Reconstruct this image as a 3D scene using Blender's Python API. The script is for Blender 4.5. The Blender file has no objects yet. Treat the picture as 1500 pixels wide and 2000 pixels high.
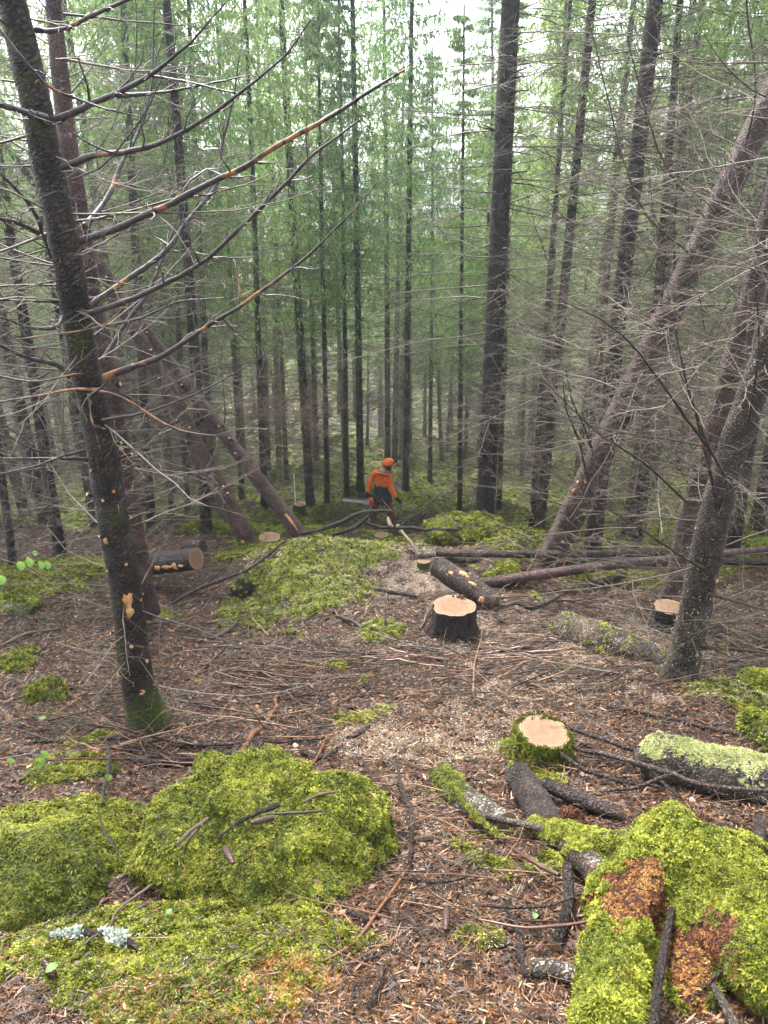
import bpy, math, random
import numpy as np, time
_t0 = time.time()
def lap(w): print('LAP', w, round(time.time() - _t0, 1))
from mathutils import Vector, Matrix

C = bpy.context.scene
PI = math.pi
R = math.radians

# ------------------------------------------------------------------ camera, sky, sun, exposure
F_PX, PITCH, EYE = 1504.0, R(24.0), 1.6
cam_d = bpy.data.cameras.new('camera')
cam_d.sensor_fit = 'VERTICAL'; cam_d.sensor_height = 36.0; cam_d.lens = F_PX / 2000 * 36
cam_d.clip_start = 0.05; cam_d.clip_end = 3000
cam = bpy.data.objects.new('camera', cam_d); C.collection.objects.link(cam)
cam.location = (0, 0, EYE); cam.rotation_euler = (R(90) - PITCH, 0, 0)
C.camera = cam

SUN_EL, SUN_ROT = R(52), R(-25)
world = bpy.data.worlds.new('World'); C.world = world; world.use_nodes = True
wn = world.node_tree.nodes; wl = world.node_tree.links
for n in list(wn): wn.remove(n)
sky = wn.new('ShaderNodeTexSky'); sky.sky_type = 'NISHITA'; sky.sun_disc = False
sky.sun_elevation = SUN_EL; sky.sun_rotation = SUN_ROT; sky.dust_density = 4.0; sky.air_density = 1.0; sky.ozone_density = 1.0
hsv = wn.new('ShaderNodeHueSaturation'); hsv.inputs['Saturation'].default_value = 0.42
bg = wn.new('ShaderNodeBackground'); bg.inputs['Strength'].default_value = 0.13
wo = wn.new('ShaderNodeOutputWorld')
wl.new(sky.outputs[0], hsv.inputs['Color']); wl.new(hsv.outputs[0], bg.inputs[0]); wl.new(bg.outputs[0], wo.inputs[0])
sun_d = bpy.data.lights.new('sun', 'SUN'); sun_d.energy = 1.5; sun_d.angle = R(25); sun_d.color = (1.0, 0.97, 0.92)
sun = bpy.data.objects.new('sun', sun_d); C.collection.objects.link(sun)
# points from the sun's direction down into the glade (sun behind the forest, high)
sd = Vector((math.sin(SUN_ROT) * math.cos(SUN_EL), math.cos(SUN_ROT) * math.cos(SUN_EL), math.sin(SUN_EL)))
sun.rotation_euler = sd.to_track_quat('Z', 'Y').to_euler(); sun.location = (0, 0, 40)
C.view_settings.view_transform = 'Standard'; C.view_settings.look = 'None'
C.view_settings.gamma = 1.0; C.view_settings.use_curve_mapping = False
C.view_settings.exposure = 2.72
C.render.engine = 'CYCLES'
C.cycles.max_bounces = 5; C.cycles.diffuse_bounces = 3; C.cycles.glossy_bounces = 2
C.cycles.transmission_bounces = 2; C.cycles.volume_bounces = 1; C.cycles.transparent_max_bounces = 4
C.cycles.use_denoising = True
C.cycles.use_adaptive_sampling = False
C.cycles.sample_clamp_indirect = 8.0

# ------------------------------------------------------------------ numpy noise
def _hash(ix, iy, iz, s):
    h = (ix.astype(np.int64) * 374761393 + iy.astype(np.int64) * 668265263 + iz.astype(np.int64) * 2147483647 + s * 1274126177) & 0xFFFFFFFF
    h = ((h ^ (h >> 13)) * 1274126177) & 0xFFFFFFFF
    h = ((h ^ (h >> 16)) * 2246822519) & 0xFFFFFFFF
    return ((h >> 8) & 0xFFFF) / 65535.0 * 2 - 1
def vnoise(p, s=0):
    p = np.asarray(p, dtype=np.float64)
    i = np.floor(p); f = p - i; f = f * f * (3 - 2 * f); i = i.astype(np.int64)
    x, y, z = i[..., 0], i[..., 1], i[..., 2]
    fx, fy, fz = f[..., 0], f[..., 1], f[..., 2]
    def c(a, b, d): return _hash(x + a, y + b, z + d, s)
    l = lambda a, b, t: a + (b - a) * t
    return l(l(l(c(0,0,0), c(1,0,0), fx), l(c(0,1,0), c(1,1,0), fx), fy), l(l(c(0,0,1), c(1,0,1), fx), l(c(0,1,1), c(1,1,1), fx), fy), fz)
def fbm(p, octv=4, s=0, gain=0.5):
    p = np.asarray(p, dtype=np.float64); a, t, r = 1.0, 0.0, 0.0
    for k in range(octv):
        r = r + a * vnoise(p * (2.03 ** k) + 17.1 * k, s + k); t += a; a *= gain
    return r / t
def nz(x, y, sc, octv=4, s=0):
    x, y = np.broadcast_arrays(np.asarray(x, float), np.asarray(y, float))
    return fbm(np.stack([x * sc, y * sc, np.zeros_like(x)], -1), octv, s)

# ------------------------------------------------------------------ terrain height
_py = np.array([-400, -60, -5, 0, 1.3, 3, 4.5, 6, 8, 9.5, 11, 13, 16.5, 20, 25, 35, 50, 80, 140, 300, 500.])
_pz = np.array([24, 12, 1.6, 0.03, -.5, -1.2, -1.75, -2.3, -2.78, -3.25, -3.95, -4.95, -6.15, -7.05, -8.3, -11.5, -14.5, -17, -19, -21, -21.])
def base_z(y):
    y = np.asarray(y, float)
    return (np.interp(y - .25, _py, _pz) + np.interp(y, _py, _pz) + np.interp(y + .25, _py, _pz)) / 3
def ray(px, py):
    dx, dy = (px - 750) / F_PX, (1000 - py) / F_PX
    return np.array([dx, math.cos(PITCH) + dy * math.sin(PITCH), -math.sin(PITCH) + dy * math.cos(PITCH)])
def P(px, py, Y):
    """world point seen at photo pixel (px, py) at horizontal distance Y"""
    r = ray(px, py); s = Y / r[1]
    return np.array([s * r[0], Y, EYE + s * r[2]])
def depth(p): return p[1] * math.cos(PITCH) - (p[2] - EYE) * math.sin(PITCH)
def size(px, p): return px / F_PX * depth(p)
def _march(px, py, H):
    """first crossing of the view ray with the surface H(x, y) (H takes arrays)"""
    r = ray(px, py); s = np.concatenate([np.arange(.6, 14, .05), np.geomspace(14, 120, 60)])
    for _ in range(3):
        g = EYE + s * r[2] < H(s * r[0], s * r[1]); k = int(np.argmax(g)) if g.any() else len(s) - 1
        a, b = s[max(k - 1, 0)], s[k]; s = np.linspace(a, b, 24)
    m = b; return np.array([m * r[0], m * r[1], EYE + m * r[2]])
def bhit(px, py): return _march(px, py, lambda x, y: base_z(y))

def patch(px, py, rx, ry):
    c = bhit(px, py); e = abs(bhit(px + rx, py)[0] - c[0])
    a, b = bhit(px, py - ry)[1], bhit(px, py + ry)[1]
    return (c[0], (a + b) / 2, max(e, .03), max(abs(a - b) / 2, .03))
BUMPS = [(-0.05, 8.1, 1.45, .95, .42), (-.85, 7.7, .8, .7, .18), (0.5, 9.3, 1.5, .6, .10)]
for (px, py, rx, ry, h) in [(110, 1665, 200, 80, .08), (560, 1880, 420, 110, .05), (760, 1240, 60, 26, .05),
                            (1230, 1190, 150, 40, .12), (985, 1125, 45, 40, .22), (1370, 1400, 200, 50, .1),
                            (1010, 1690, 130, 60, .03), (60, 1130, 180, 50, .15), (30, 1280, 60, 20, .05),
                            (1430, 1790, 150, 160, .12), (170, 1500, 110, 60, .04), (460, 1310, 90, 30, .05)]:
    cx, cy, ex, ey = patch(px, py, rx, ry); BUMPS.append((cx, cy, ex, ey, h))
rb = np.random.default_rng(5)
for _ in range(420):                                   # hummocks of the forest floor further down the slope
    y = rb.uniform(10, 45); x = rb.uniform(-.75, .75) * (y + 3)
    BUMPS.append((x, y, rb.uniform(.35, 1.0), rb.uniform(.3, .7), rb.uniform(.08, .42) * (1 if y > 12 else .5)))
_B = np.array(BUMPS)
PINS = []
def G(x, y):
    x, y = np.broadcast_arrays(np.asarray(x, float), np.asarray(y, float))
    sh = x.shape; X, Y = x.ravel(), y.ravel()
    z = base_z(Y) + .10 * nz(X, Y, .45, 3, 3) * np.clip(np.abs(Y) / 3, .3, 3) + .035 * nz(X, Y, 2.1, 3, 5) + .012 * nz(X, Y, 9, 2, 6)
    near = (Y < 47) & (Y > -1)
    if near.any():
        xn, yn = X[near], Y[near]; a = np.zeros_like(xn)
        if len(xn) < 3000:
            a = (_B[:, 4] * np.exp(-((xn[:, None] - _B[:, 0]) / _B[:, 2]) ** 2 - ((yn[:, None] - _B[:, 1]) / _B[:, 3]) ** 2)).sum(1)
        else:
            for (cx, cy, ex, ey, h) in BUMPS:
                w = np.nonzero((np.abs(xn - cx) < 2.6 * ex) & (np.abs(yn - cy) < 2.6 * ey))[0]
                if len(w): a[w] += h * np.exp(-((xn[w] - cx) / ex) ** 2 - ((yn[w] - cy) / ey) ** 2)
        z = z.copy(); z[near] += a
    return z.reshape(sh)
def pin(px, py, Y, ex, ey):
    """make the ground pass through the point seen at this pixel"""
    global _B
    p = P(px, py, Y); BUMPS.append((p[0], Y, ex, ey, p[2] - float(G(np.array([p[0]]), np.array([Y]))[0]))); _B = np.array(BUMPS)
def g1(x, y): return float(G(np.array([x]), np.array([y]))[0])
pin(750, 1036, 16.5, 3.2, 1.6)
_hc = {}
def hit(px, py):
    k = (px, py)
    if k not in _hc: _hc[k] = _march(px, py, G)
    return _hc[k].copy()
def gnormal(x, y, e=.03):
    n = np.stack([-(G(x + e, y) - G(x - e, y)) / (2 * e), -(G(x, y + e) - G(x, y - e)) / (2 * e), np.ones_like(x)], -1)
    return n / np.linalg.norm(n, axis=-1, keepdims=True)

# moss / sawdust / orange-moss masks, as patches on the ground
def patches(lst): return [patch(*a[:4]) + (a[4],) for a in lst]
MOSSP = patches([(110, 1650, 190, 70, 1.), (300, 1900, 420, 130, 1.), (330, 1800, 60, 40, .5), (640, 1130, 190, 75, 1.), (500, 1110, 90, 60, .9),
    (560, 1180, 130, 50, .8), (800, 1110, 70, 40, .7), (745, 1238, 50, 16, 1.), (658, 1282, 18, 9, 1.), (985, 1115, 50, 30, 1.), (1220, 1155, 110, 35, .9), (1110, 1155, 60, 15, .8),
    (1380, 1080, 200, 60, .6), (60, 1130, 170, 40, 1.), (30, 1160, 70, 30, 1.), (30, 1280, 40, 12, .9), (150, 1500, 110, 45, .8), (190, 1450, 120, 25, .5), (690, 1390, 50, 16, .8),
    (1010, 1680, 130, 70, .8), (820, 1900, 130, 40, .35), (930, 1860, 60, 25, .6), (1400, 1380, 120, 25, .8), (1480, 1410, 60, 60, 1.), (1440, 1850, 130, 160, .9),
    (1050, 1500, 60, 60, .8), (470, 1296, 60, 12, .6), (330, 1190, 50, 25, .5), (700, 1060, 200, 20, .6), (880, 1560, 60, 40, .5), (1330, 1560, 90, 40, .5), (600, 1450, 60, 30, .5)])
SAWP = patches([(840, 1410, 190, 60, .7), (720, 1440, 90, 40, .8), (860, 1470, 130, 25, .8), (980, 1240, 190, 50, .7), (1180, 1270, 120, 50, .7), (740, 1140, 150, 60, .95), (620, 1130, 150, 60, .75), (900, 1250, 260, 60, .5),
    (1100, 1330, 260, 50, .45), (800, 1600, 90, 90, .35), (880, 1160, 60, 25, .6), (1370, 1380, 150, 30, .6), (1270, 1270, 60, 40, .8), (700, 1065, 90, 12, .5), (700, 1220, 100, 30, .3)])
ORAP = patches([(700, 1970, 360, 70, 1.), (400, 1985, 300, 50, .8), (1380, 1900, 90, 150, 1.), (1000, 1850, 150, 120, .35), (1190, 1750, 60, 120, .6)])
def pmask(pl, x, y, s, rough=.5):
    m = np.zeros(x.shape)
    for cx, cy, ex, ey, w in pl:
        d = ((x - cx) / ex) ** 2 + ((y - cy) / ey) ** 2
        m = np.maximum(m, w * np.clip(1.5 - d * .95, 0, 1))
    return m
def masks(x, y):
    n1 = nz(x, y, 2.2, 4, 21); n2 = nz(x, y, 6., 3, 31); n3 = nz(x, y, 14., 3, 41)
    far = np.clip((y - 10) / 4, 0, 1)
    mo = np.maximum(np.maximum(pmask(MOSSP, x, y, 1), far * .72), .13)
    moss = np.clip((mo + .55 * n1 + .35 * n2 + .2 * n3 - .48) * 3.2, 0, 1)
    sa = pmask(SAWP, x, y, 2)
    saw = np.clip((sa + .5 * n2 + .5 * n3 - .42) * 1.8, 0, 1)
    ora = np.clip((pmask(ORAP, x, y, 3) + .7 * n2 + .3 * n3 - .4) * 2, 0, 1)
    return moss, saw, ora

# ------------------------------------------------------------------ mesh building
def mk(name, V, quads=None, tris=None, mats=(), parent=None, smooth=True, qmat=None, tmat=None, attrs=None, loc=None):
    me = bpy.data.meshes.new(name)
    V = np.asarray(V, dtype=np.float32).reshape(-1, 3)
    if loc is not None: V = V - np.asarray(loc, dtype=np.float32)
    q = np.zeros((0, 4), np.int32) if quads is None or len(quads) == 0 else np.asarray(quads, np.int32).reshape(-1, 4)
    t = np.zeros((0, 3), np.int32) if tris is None or len(tris) == 0 else np.asarray(tris, np.int32).reshape(-1, 3)
    me.vertices.add(len(V)); me.vertices.foreach_set('co', V.ravel())
    nl = q.size + t.size; me.loops.add(nl)
    me.loops.foreach_set('vertex_index', np.concatenate([q.ravel(), t.ravel()]))
    me.polygons.add(len(q) + len(t))
    ls = np.concatenate([np.arange(len(q)) * 4, q.size + np.arange(len(t)) * 3]).astype(np.int32)
    me.polygons.foreach_set('loop_start', ls)
    if qmat is not None or tmat is not None:
        mi = np.concatenate([np.zeros(len(q), np.int32) if qmat is None else qmat, np.zeros(len(t), np.int32) if tmat is None else tmat]).astype(np.int32)
        me.polygons.foreach_set('material_index', mi)
    me.polygons.foreach_set('use_smooth', np.full(len(q) + len(t), smooth))
    for m in mats: me.materials.append(m)
    for k, v in (attrs or {}).items():
        v = np.asarray(v, np.float32)
        if v.ndim == 1:
            a = me.attributes.new(k, 'FLOAT', 'POINT'); a.data.foreach_set('value', v)
        else:
            a = me.attributes.new(k, 'FLOAT_VECTOR', 'POINT'); a.data.foreach_set('vector', v.ravel())
    me.update(calc_edges=True)
    o = bpy.data.objects.new(name, me); C.collection.objects.link(o)
    if loc is not None: o.location = loc
    if parent is not None:
        o.parent = parent
        if loc is None: o.location = (0, 0, 0)
    return o
def tag(o, label=None, cat=None, group=None, kind=None):
    if label: o['label'] = label
    if cat: o['category'] = cat
    if group: o['group'] = group
    if kind: o['kind'] = kind
    return o
def empty(name, loc=(0, 0, 0)):
    o = bpy.data.objects.new(name, None); C.collection.objects.link(o); o.location = loc; o.empty_display_size = .2
    return o
def nrm(a): return a / np.maximum(np.linalg.norm(a, axis=-1, keepdims=True), 1e-9)

class Batch:
    def __init__(s): s.V, s.Q, s.T, s.tm, s.A, s.n, s.H = [], [], [], [], [], 0, []
    def raw(s, V, Q=None, T=None, tint=0., h=0., tmat=0):
        V = np.asarray(V, float).reshape(-1, 3)
        if Q is not None and len(Q): s.Q.append(np.asarray(Q).reshape(-1, 4) + s.n)
        if T is not None and len(T):
            T = np.asarray(T).reshape(-1, 3); s.T.append(T + s.n); s.tm.append(np.full(len(T), tmat))
        s.V.append(V); s.A.append(np.broadcast_to(np.asarray(tint, float), (len(V),)))
        s.H.append(np.broadcast_to(np.asarray(h, float), (len(V),))); s.n += len(V)
    def tubes(s, Ps, Rs, sides=3, tint=0., h=0., cap=False, wob=0., seed=0, capmat=0, facet=None):
        """many tubes at once: Ps [M,n,3], Rs [M,n], tint [M]"""
        Ps = np.asarray(Ps, float); Rs = np.asarray(Rs, float)
        if Ps.ndim == 2: Ps = Ps[None]; Rs = Rs[None]
        M, n, _ = Ps.shape
        T = nrm(np.gradient(Ps, axis=1))
        mt = nrm(Ps[:, -1] - Ps[:, 0])
        if facet is None:
            ref = np.where(np.abs(mt[:, 2:3]) > .8, np.array([[0, -1., 0]]), np.array([[0, 0, 1.]]))
        else: ref = np.broadcast_to(np.asarray(facet, float), mt.shape)
        ref = ref[:, None, :] + 0 * T
        e1 = nrm(ref - (ref * T).sum(-1, keepdims=True) * T); e2 = np.cross(T, e1)
        a = np.arange(sides) / sides * 2 * PI
        ca, sa = np.cos(a), np.sin(a)
        off = e1[:, :, None, :] * ca[None, None, :, None] + e2[:, :, None, :] * sa[None, None, :, None]
        rr = Rs[:, :, None] * np.ones(sides)
        if wob:
            q = Ps[:, :, None, :] + off * Rs[:, :, None, None]
            sc = 1.0 / max(1e-4, float(Rs.max()))
            rr = rr * (1 + wob * fbm(q * sc * 1.3, 3, seed))
        V = Ps[:, :, None, :] + off * rr[..., None]
        b = (np.arange(M) * n * sides)[:, None, None]; i = (np.arange(n - 1) * sides)[None, :, None]; j = np.arange(sides)[None, None, :]; j2 = (j + 1) % sides
        Q = np.stack([b + i + j, b + i + j2, b + i + sides + j2, b + i + sides + j], -1).reshape(-1, 4)
        t = np.asarray(tint, float)
        tv = np.repeat(t, n * sides) if t.ndim else np.full(M * n * sides, float(t))
        hv = np.tile(np.repeat(np.linspace(0, 1, n), sides), M)
        s.raw(V, Q, None, tv, hv)
        if cap:
            for m in range(M):
                for end, k in ((0, 0), (1, n - 1)):
                    if cap == 'start' and end: continue
                    if cap == 'end' and not end: continue
                    ring = V[m, k]; c = ring.mean(0)
                    VV = np.vstack([ring, c[None]]); jj = np.arange(sides); j3 = (jj + 1) % sides
                    T3 = np.stack([np.full(sides, sides), j3, jj], -1) if end == 0 else np.stack([np.full(sides, sides), jj, j3], -1)
                    s.raw(VV, None, T3, t if t.ndim == 0 else t[m], np.r_[np.ones(sides), 0.], capmat)
        return V
    def build(s, name, mats, parent=None, smooth=True, loc=None):
        if not s.V: return None
        return mk(name, np.vstack(s.V), np.vstack(s.Q) if s.Q else None, np.vstack(s.T) if s.T else None, mats, parent, smooth,
                  tmat=np.concatenate(s.tm) if s.tm else None, attrs={'tint': np.concatenate(s.A), 'along': np.concatenate(s.H)}, loc=loc)

def resample(pts, n):
    pts = np.asarray(pts, float); d = np.r_[0, np.cumsum(np.linalg.norm(np.diff(pts[:, :3], axis=0), axis=1))]
    t = np.linspace(0, d[-1], n); m = len(pts)
    if m < 3: return np.stack([np.interp(t, d, pts[:, k]) for k in range(pts.shape[1])], -1)
    tg = np.gradient(pts, d, axis=0)                      # cubic hermite
    i = np.clip(np.searchsorted(d, t, side='right') - 1, 0, m - 2); h = (d[i + 1] - d[i])[:, None]; u = ((t - d[i])[:, None]) / h
    return (2*u**3 - 3*u**2 + 1) * pts[i] + (u**3 - 2*u**2 + u) * h * tg[i] + (-2*u**3 + 3*u**2) * pts[i + 1] + (u**3 - u**2) * h * tg[i + 1]

def curves(P0, D, L, n, rng, wander=.12, droop=0., lift=0.):
    M = len(P0); L = np.broadcast_to(L, (M,)); d = nrm(D.copy()); out = np.empty((M, n, 3)); out[:, 0] = P0
    for k in range(1, n):
        d = nrm(d + wander * rng.normal(size=(M, 3)) + np.array([0, 0, -droop + lift * k / n]))
        out[:, k] = out[:, k - 1] + d * (L / (n - 1))[:, None]
    return out
def kids(cur, k, rng, ang=.9, t0=.15, t1=.97, flat=.6):
    """k child origins and directions along every curve; returns P0, D, parent index, t"""
    M, n, _ = cur.shape
    t = (np.linspace(t0, t1, k)[None, :] + rng.uniform(-.5, .5, (M, k)) * (t1 - t0) / k).clip(0, .999)
    f = t * (n - 1); i = f.astype(int); u = (f - i)[..., None]; m = np.arange(M)[:, None]
    p = cur[m, i] * (1 - u) + cur[m, np.minimum(i + 1, n - 1)] * u
    tg = nrm(cur[m, np.minimum(i + 1, n - 1)] - cur[m, i])
    side = np.cross(tg, np.array([0, 0, 1.])) * (np.where((np.arange(k) % 2)[None, :] == 0, 1, -1)[..., None]) + rng.normal(size=(M, k, 3)) * (1 - flat)
    side = nrm(side)
    a = ang + rng.uniform(-.25, .25, (M, k, 1))
    d = nrm(tg * np.cos(a) + side * np.sin(a))
    return p.reshape(-1, 3), d.reshape(-1, 3), np.repeat(np.arange(M), k), t.ravel()
def branch_system(b, P0, D, L, r0, rng, k1=9, k2=4, sides=4, droop=.0, wander=.08, lift=0., n=7, tint=None, f1=.42, f2=.4, droop1=.03, rt=.25, rmin=.0022, ang=.9, a1=None):
    """main shoots with side shoots and twigs, all joined into batch b; returns main curves"""
    P0 = np.asarray(P0, float).reshape(-1, 3); D = np.asarray(D, float).reshape(-1, 3); M = len(P0)
    L = np.broadcast_to(np.asarray(L, float), (M,)); r0 = np.broadcast_to(np.asarray(r0, float), (M,))
    if tint is None: tint = rng.uniform(0, 1, M)
    tint = np.broadcast_to(tint, (M,))
    c0 = curves(P0, D, L, n, rng, wander, droop, lift)
    taper = np.linspace(1, rt, n)
    b.tubes(c0, r0[:, None] * taper, sides, tint)
    if k1:
        p, d, pi, t = kids(c0, k1, rng, ang)
        L1 = L[pi] * f1 * (1.15 - t * .85) * rng.uniform(.5, 1.2, len(pi))
        c1 = curves(p, d, L1, 5, rng, .14, droop1)
        r1 = np.maximum(r0[pi] * .38 * (1.1 - .6 * t), rmin)
        b.tubes(c1, r1[:, None] * np.linspace(1, .4, 5), 3, np.clip(tint[pi] + rng.uniform(-.2, .25, len(pi)), 0, 1))
        if k2:
            p, d, pj, t = kids(c1, k2, rng, .8, .2, .95, .4)
            L2 = L1[pj] * f2 * (1.2 - t * .8) * rng.uniform(.5, 1.2, len(pj))
            c2 = curves(p, d, L2, 3, rng, .18, droop1)
            r2 = np.maximum(r1[pj] * .55, rmin * .7)
            b.tubes(c2, r2[:, None] * np.linspace(1, .45, 3), 3, np.clip(tint[pi[pj]] + rng.uniform(-.2, .4, len(pj)), 0, 1))
    return c0

# ------------------------------------------------------------------ materials
MAT = {}
class NT:
    def __init__(s, name):
        s.m = bpy.data.materials.new(name); s.m.use_nodes = True; s.t = s.m.node_tree; s.n = s.t.nodes; s.l = s.t.links
        s.bs = s.n['Principled BSDF']; s.out = s.n['Material Output']; MAT[name] = s.m
    def node(s, typ, **kw):
        x = s.n.new(typ)
        for k, v in kw.items():
            if k.startswith('_'): setattr(x, k[1:], v)
            else: s.put(x.inputs[k.replace('__', ' ')], v)
        return x
    def put(s, inp, v):
        if isinstance(v, bpy.types.NodeSocket): s.l.new(v, inp)
        else: inp.default_value = v
    def coord(s, kind='Object', scale=(1, 1, 1)):
        c = s.n.new('ShaderNodeTexCoord'); m = s.n.new('ShaderNodeMapping'); s.l.new(c.outputs[kind], m.inputs[0]); m.inputs['Scale'].default_value = scale
        return m.outputs[0]
    def noise(s, vec, scale, detail=4, rough=.6, dist=0.):
        x = s.n.new('ShaderNodeTexNoise'); s.l.new(vec, x.inputs['Vector']); x.inputs['Scale'].default_value = scale; x.inputs['Detail'].default_value = detail
        x.inputs['Roughness'].default_value = rough; x.inputs['Distortion'].default_value = dist
        return x.outputs['Fac']
    def ramp(s, fac, stops, interp='LINEAR'):
        x = s.n.new('ShaderNodeValToRGB'); s.l.new(fac, x.inputs[0]); e = x.color_ramp; e.interpolation = interp
        while len(e.elements) < len(stops): e.elements.new(.5)
        for k, (p, c) in enumerate(stops):
            e.elements[k].position = p; e.elements[k].color = (*c, 1) if len(c) == 3 else c
        return x.outputs[0]
    def mix(s, fac, a, b, blend='MIX'):
        x = s.n.new('ShaderNodeMix'); x.data_type = 'RGBA'; x.blend_type = blend
        s.put(x.inputs[0], fac); s.put(x.inputs[6], a); s.put(x.inputs[7], b)
        return x.outputs[2]
    def math(s, op, a, b=0., clamp=False):
        x = s.n.new('ShaderNodeMath'); x.operation = op; x.use_clamp = clamp; s.put(x.inputs[0], a); s.put(x.inputs[1], b); return x.outputs[0]
    def attr(s, name, typ='GEOMETRY', out='Fac'):
        x = s.n.new('ShaderNodeAttribute'); x.attribute_name = name; x.attribute_type = typ; return x.outputs[out]
    def bump(s, h, strength=.5, dist=.01):
        x = s.n.new('ShaderNodeBump'); s.l.new(h, x.inputs['Height']); x.inputs['Strength'].default_value = strength; x.inputs['Distance'].default_value = dist
        s.l.new(x.outputs[0], s.bs.inputs['Normal'])
    def fin(s, col=None, rough=None, spec=.5):
        if col is not None: s.put(s.bs.inputs['Base Color'], col)
        if rough is not None: s.put(s.bs.inputs['Roughness'], rough)
        s.bs.inputs['Specular IOR Level'].default_value = spec
        return s.m
    def leafy(s, col, w=.35):
        """add translucency"""
        tr = s.n.new('ShaderNodeBsdfTranslucent'); s.put(tr.inputs[0], col); mx = s.n.new('ShaderNodeMixShader'); mx.inputs[0].default_value = w
        s.l.new(s.bs.outputs[0], mx.inputs[1]); s.l.new(tr.outputs[0], mx.inputs[2]); s.l.new(mx.outputs[0], s.out.inputs[0])

def c4(c): return (*c, 1)
def bark(name, dark, mid, light, lichen=None, lich_amt=.6, moss=0., rough=.5, wet=.5, sc=1.0, moss_low=0., flat=1.25, spec=.35):
    t = NT(name); v = t.coord('Object'); vh = t.coord('Object', (1, 1, flat))
    n1 = t.noise(v, 6 * sc, 5, .7, .3); n2 = t.noise(vh, 60 * sc, 5, .75); n3 = t.noise(v, 3.1 * sc, 3, .6)
    vor = t.node('ShaderNodeTexVoronoi', Vector=t.mix(.06, vh, t.noise(v, 20 * sc, 3)), Scale=46 * sc, Randomness=1.0, _feature='DISTANCE_TO_EDGE')
    ed = t.math('MULTIPLY', vor.outputs['Distance'], 3.2, True)
    h = t.math('ADD', t.math('MULTIPLY', n2, .7), t.math('MULTIPLY', ed, .5))
    f = t.math('ADD', t.math('MULTIPLY', n1, .62), t.math('MULTIPLY', h, .42))
    col = t.ramp(f, [(.40, dark), (.56, mid), (.74, light)])
    if lichen:
        ln = t.noise(v, 26 * sc, 5, .75, .4); lf = t.ramp(t.math('ADD', t.math('MULTIPLY', ln, .7), t.math('MULTIPLY', n3, .35)), [(lich_amt, (0, 0, 0)), (lich_amt + .05, (1, 1, 1))])
        col = t.mix(lf, col, c4(lichen))
    if moss or moss_low:
        mn = t.noise(v, 5 * sc, 5, .7); base = t.math('SUBTRACT', mn, 1 - moss)
        if moss_low:
            base = t.math('ADD', base, t.math('MULTIPLY', t.math('SUBTRACT', moss_low, t.attr('along'), True), .5 / moss_low))
        mf = t.math('MULTIPLY', base, 5., True)
        fine = t.ramp(t.noise(v, 150, 3), [(.3, (.015, .03, .005)), (.7, (.10, .13, .015))])
        col = t.mix(mf, col, fine)
    t.bump(h, 1., .016)
    return t.fin(col, t.ramp(n3, [(.35, (rough * (1 - wet * .6),) * 3), (.6, (min(1, rough * 1.5),) * 3)]), spec)
bark('bark_dark', (.008, .006, .005), (.032, .024, .019), (.10, .075, .06), (.15, .17, .12), .655, moss=.44, moss_low=.10)
bark('bark_red', (.016, .007, .006), (.080, .038, .031), (.24, .14, .115), (.26, .26, .22), .67, rough=.42, flat=2.2, spec=.5)
bark('bark_far', (.007, .005, .005), (.028, .018, .017), (.085, .058, .052), (.20, .21, .17), .66, moss_low=.03)
bark('bark_grey', (.016, .012, .009), (.060, .046, .034), (.15, .118, .09), (.34, .36, .29), .63, moss=.3)
bark('bark_log', (.009, .006, .005), (.045, .028, .021), (.17, .115, .085), (.3, .31, .27), .64, moss=.3)
bark('bark_wet', (.004, .003, .003), (.020, .012, .010), (.085, .055, .042), (.25, .25, .21), .68, rough=.4, spec=.4)
bark('bark_birch', (.010, .007, .005), (.12, .09, .07), (.55, .51, .44), (.06, .09, .015), .58, moss=.36, sc=1.3)

t = NT('twig'); v = t.coord('Object'); ti = t.attr('tint')
nn = t.noise(v, 30, 4, .7); n5 = t.noise(v, 4.5, 3, .6)
col = t.ramp(t.math('ADD', t.math('MULTIPLY', ti, .6), t.math('MULTIPLY', nn, .45)), [(.15, (.022, .016, .013)), (.45, (.055, .038, .028)), (.72, (.14, .105, .078)), (.97, (.34, .31, .24))])
col = t.mix(t.ramp(n5, [(.58, (0, 0, 0)), (.66, (.6, .6, .6))]), col, (.13, .15, .05, 1))
t.bump(nn, .5, .003); t.fin(col, .55, .3)
t = NT('limb'); v = t.coord('Object'); ti = t.attr('tint')
nn = t.noise(v, 40, 4, .7); n5 = t.noise(v, 6.5, 3, .55, .6)
col = t.ramp(nn, [(.3, (.016, .012, .012)), (.6, (.06, .046, .045)), (.8, (.14, .12, .115))])
peel = t.ramp(t.math('ADD', t.math('MULTIPLY', n5, 1.), t.math('MULTIPLY', ti, .17)), [(.66, (0, 0, 0)), (.70, (1, 1, 1))])
col = t.mix(peel, col, t.ramp(nn, [(.3, (.13, .045, .016)), (.7, (.36, .19, .085))]))
t.bump(nn, .7, .004); t.fin(col, .42, .4)
t = NT('red_stick'); v = t.coord('Object'); ti = t.attr('tint'); nn = t.noise(v, 35, 4, .7)
col = t.ramp(t.math('ADD', t.math('MULTIPLY', ti, .65), t.math('MULTIPLY', nn, .4)), [(.2, (.022, .014, .012)), (.42, (.055, .028, .019)), (.64, (.15, .068, .036)), (.8, (.27, .14, .07)), (.95, (.44, .33, .23))])
t.bump(nn, .5, .003); t.fin(col, .36, .5)
t = NT('cut_wood'); v = t.coord('Object'); al = t.attr('along'); n1 = t.noise(v, 9, 4, .6, .3); n2 = t.noise(v, 90, 3, .7)
ringf = t.math('SINE', t.math('ADD', t.math('MULTIPLY', al, 60.), t.math('MULTIPLY', n1, 9.)))
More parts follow.
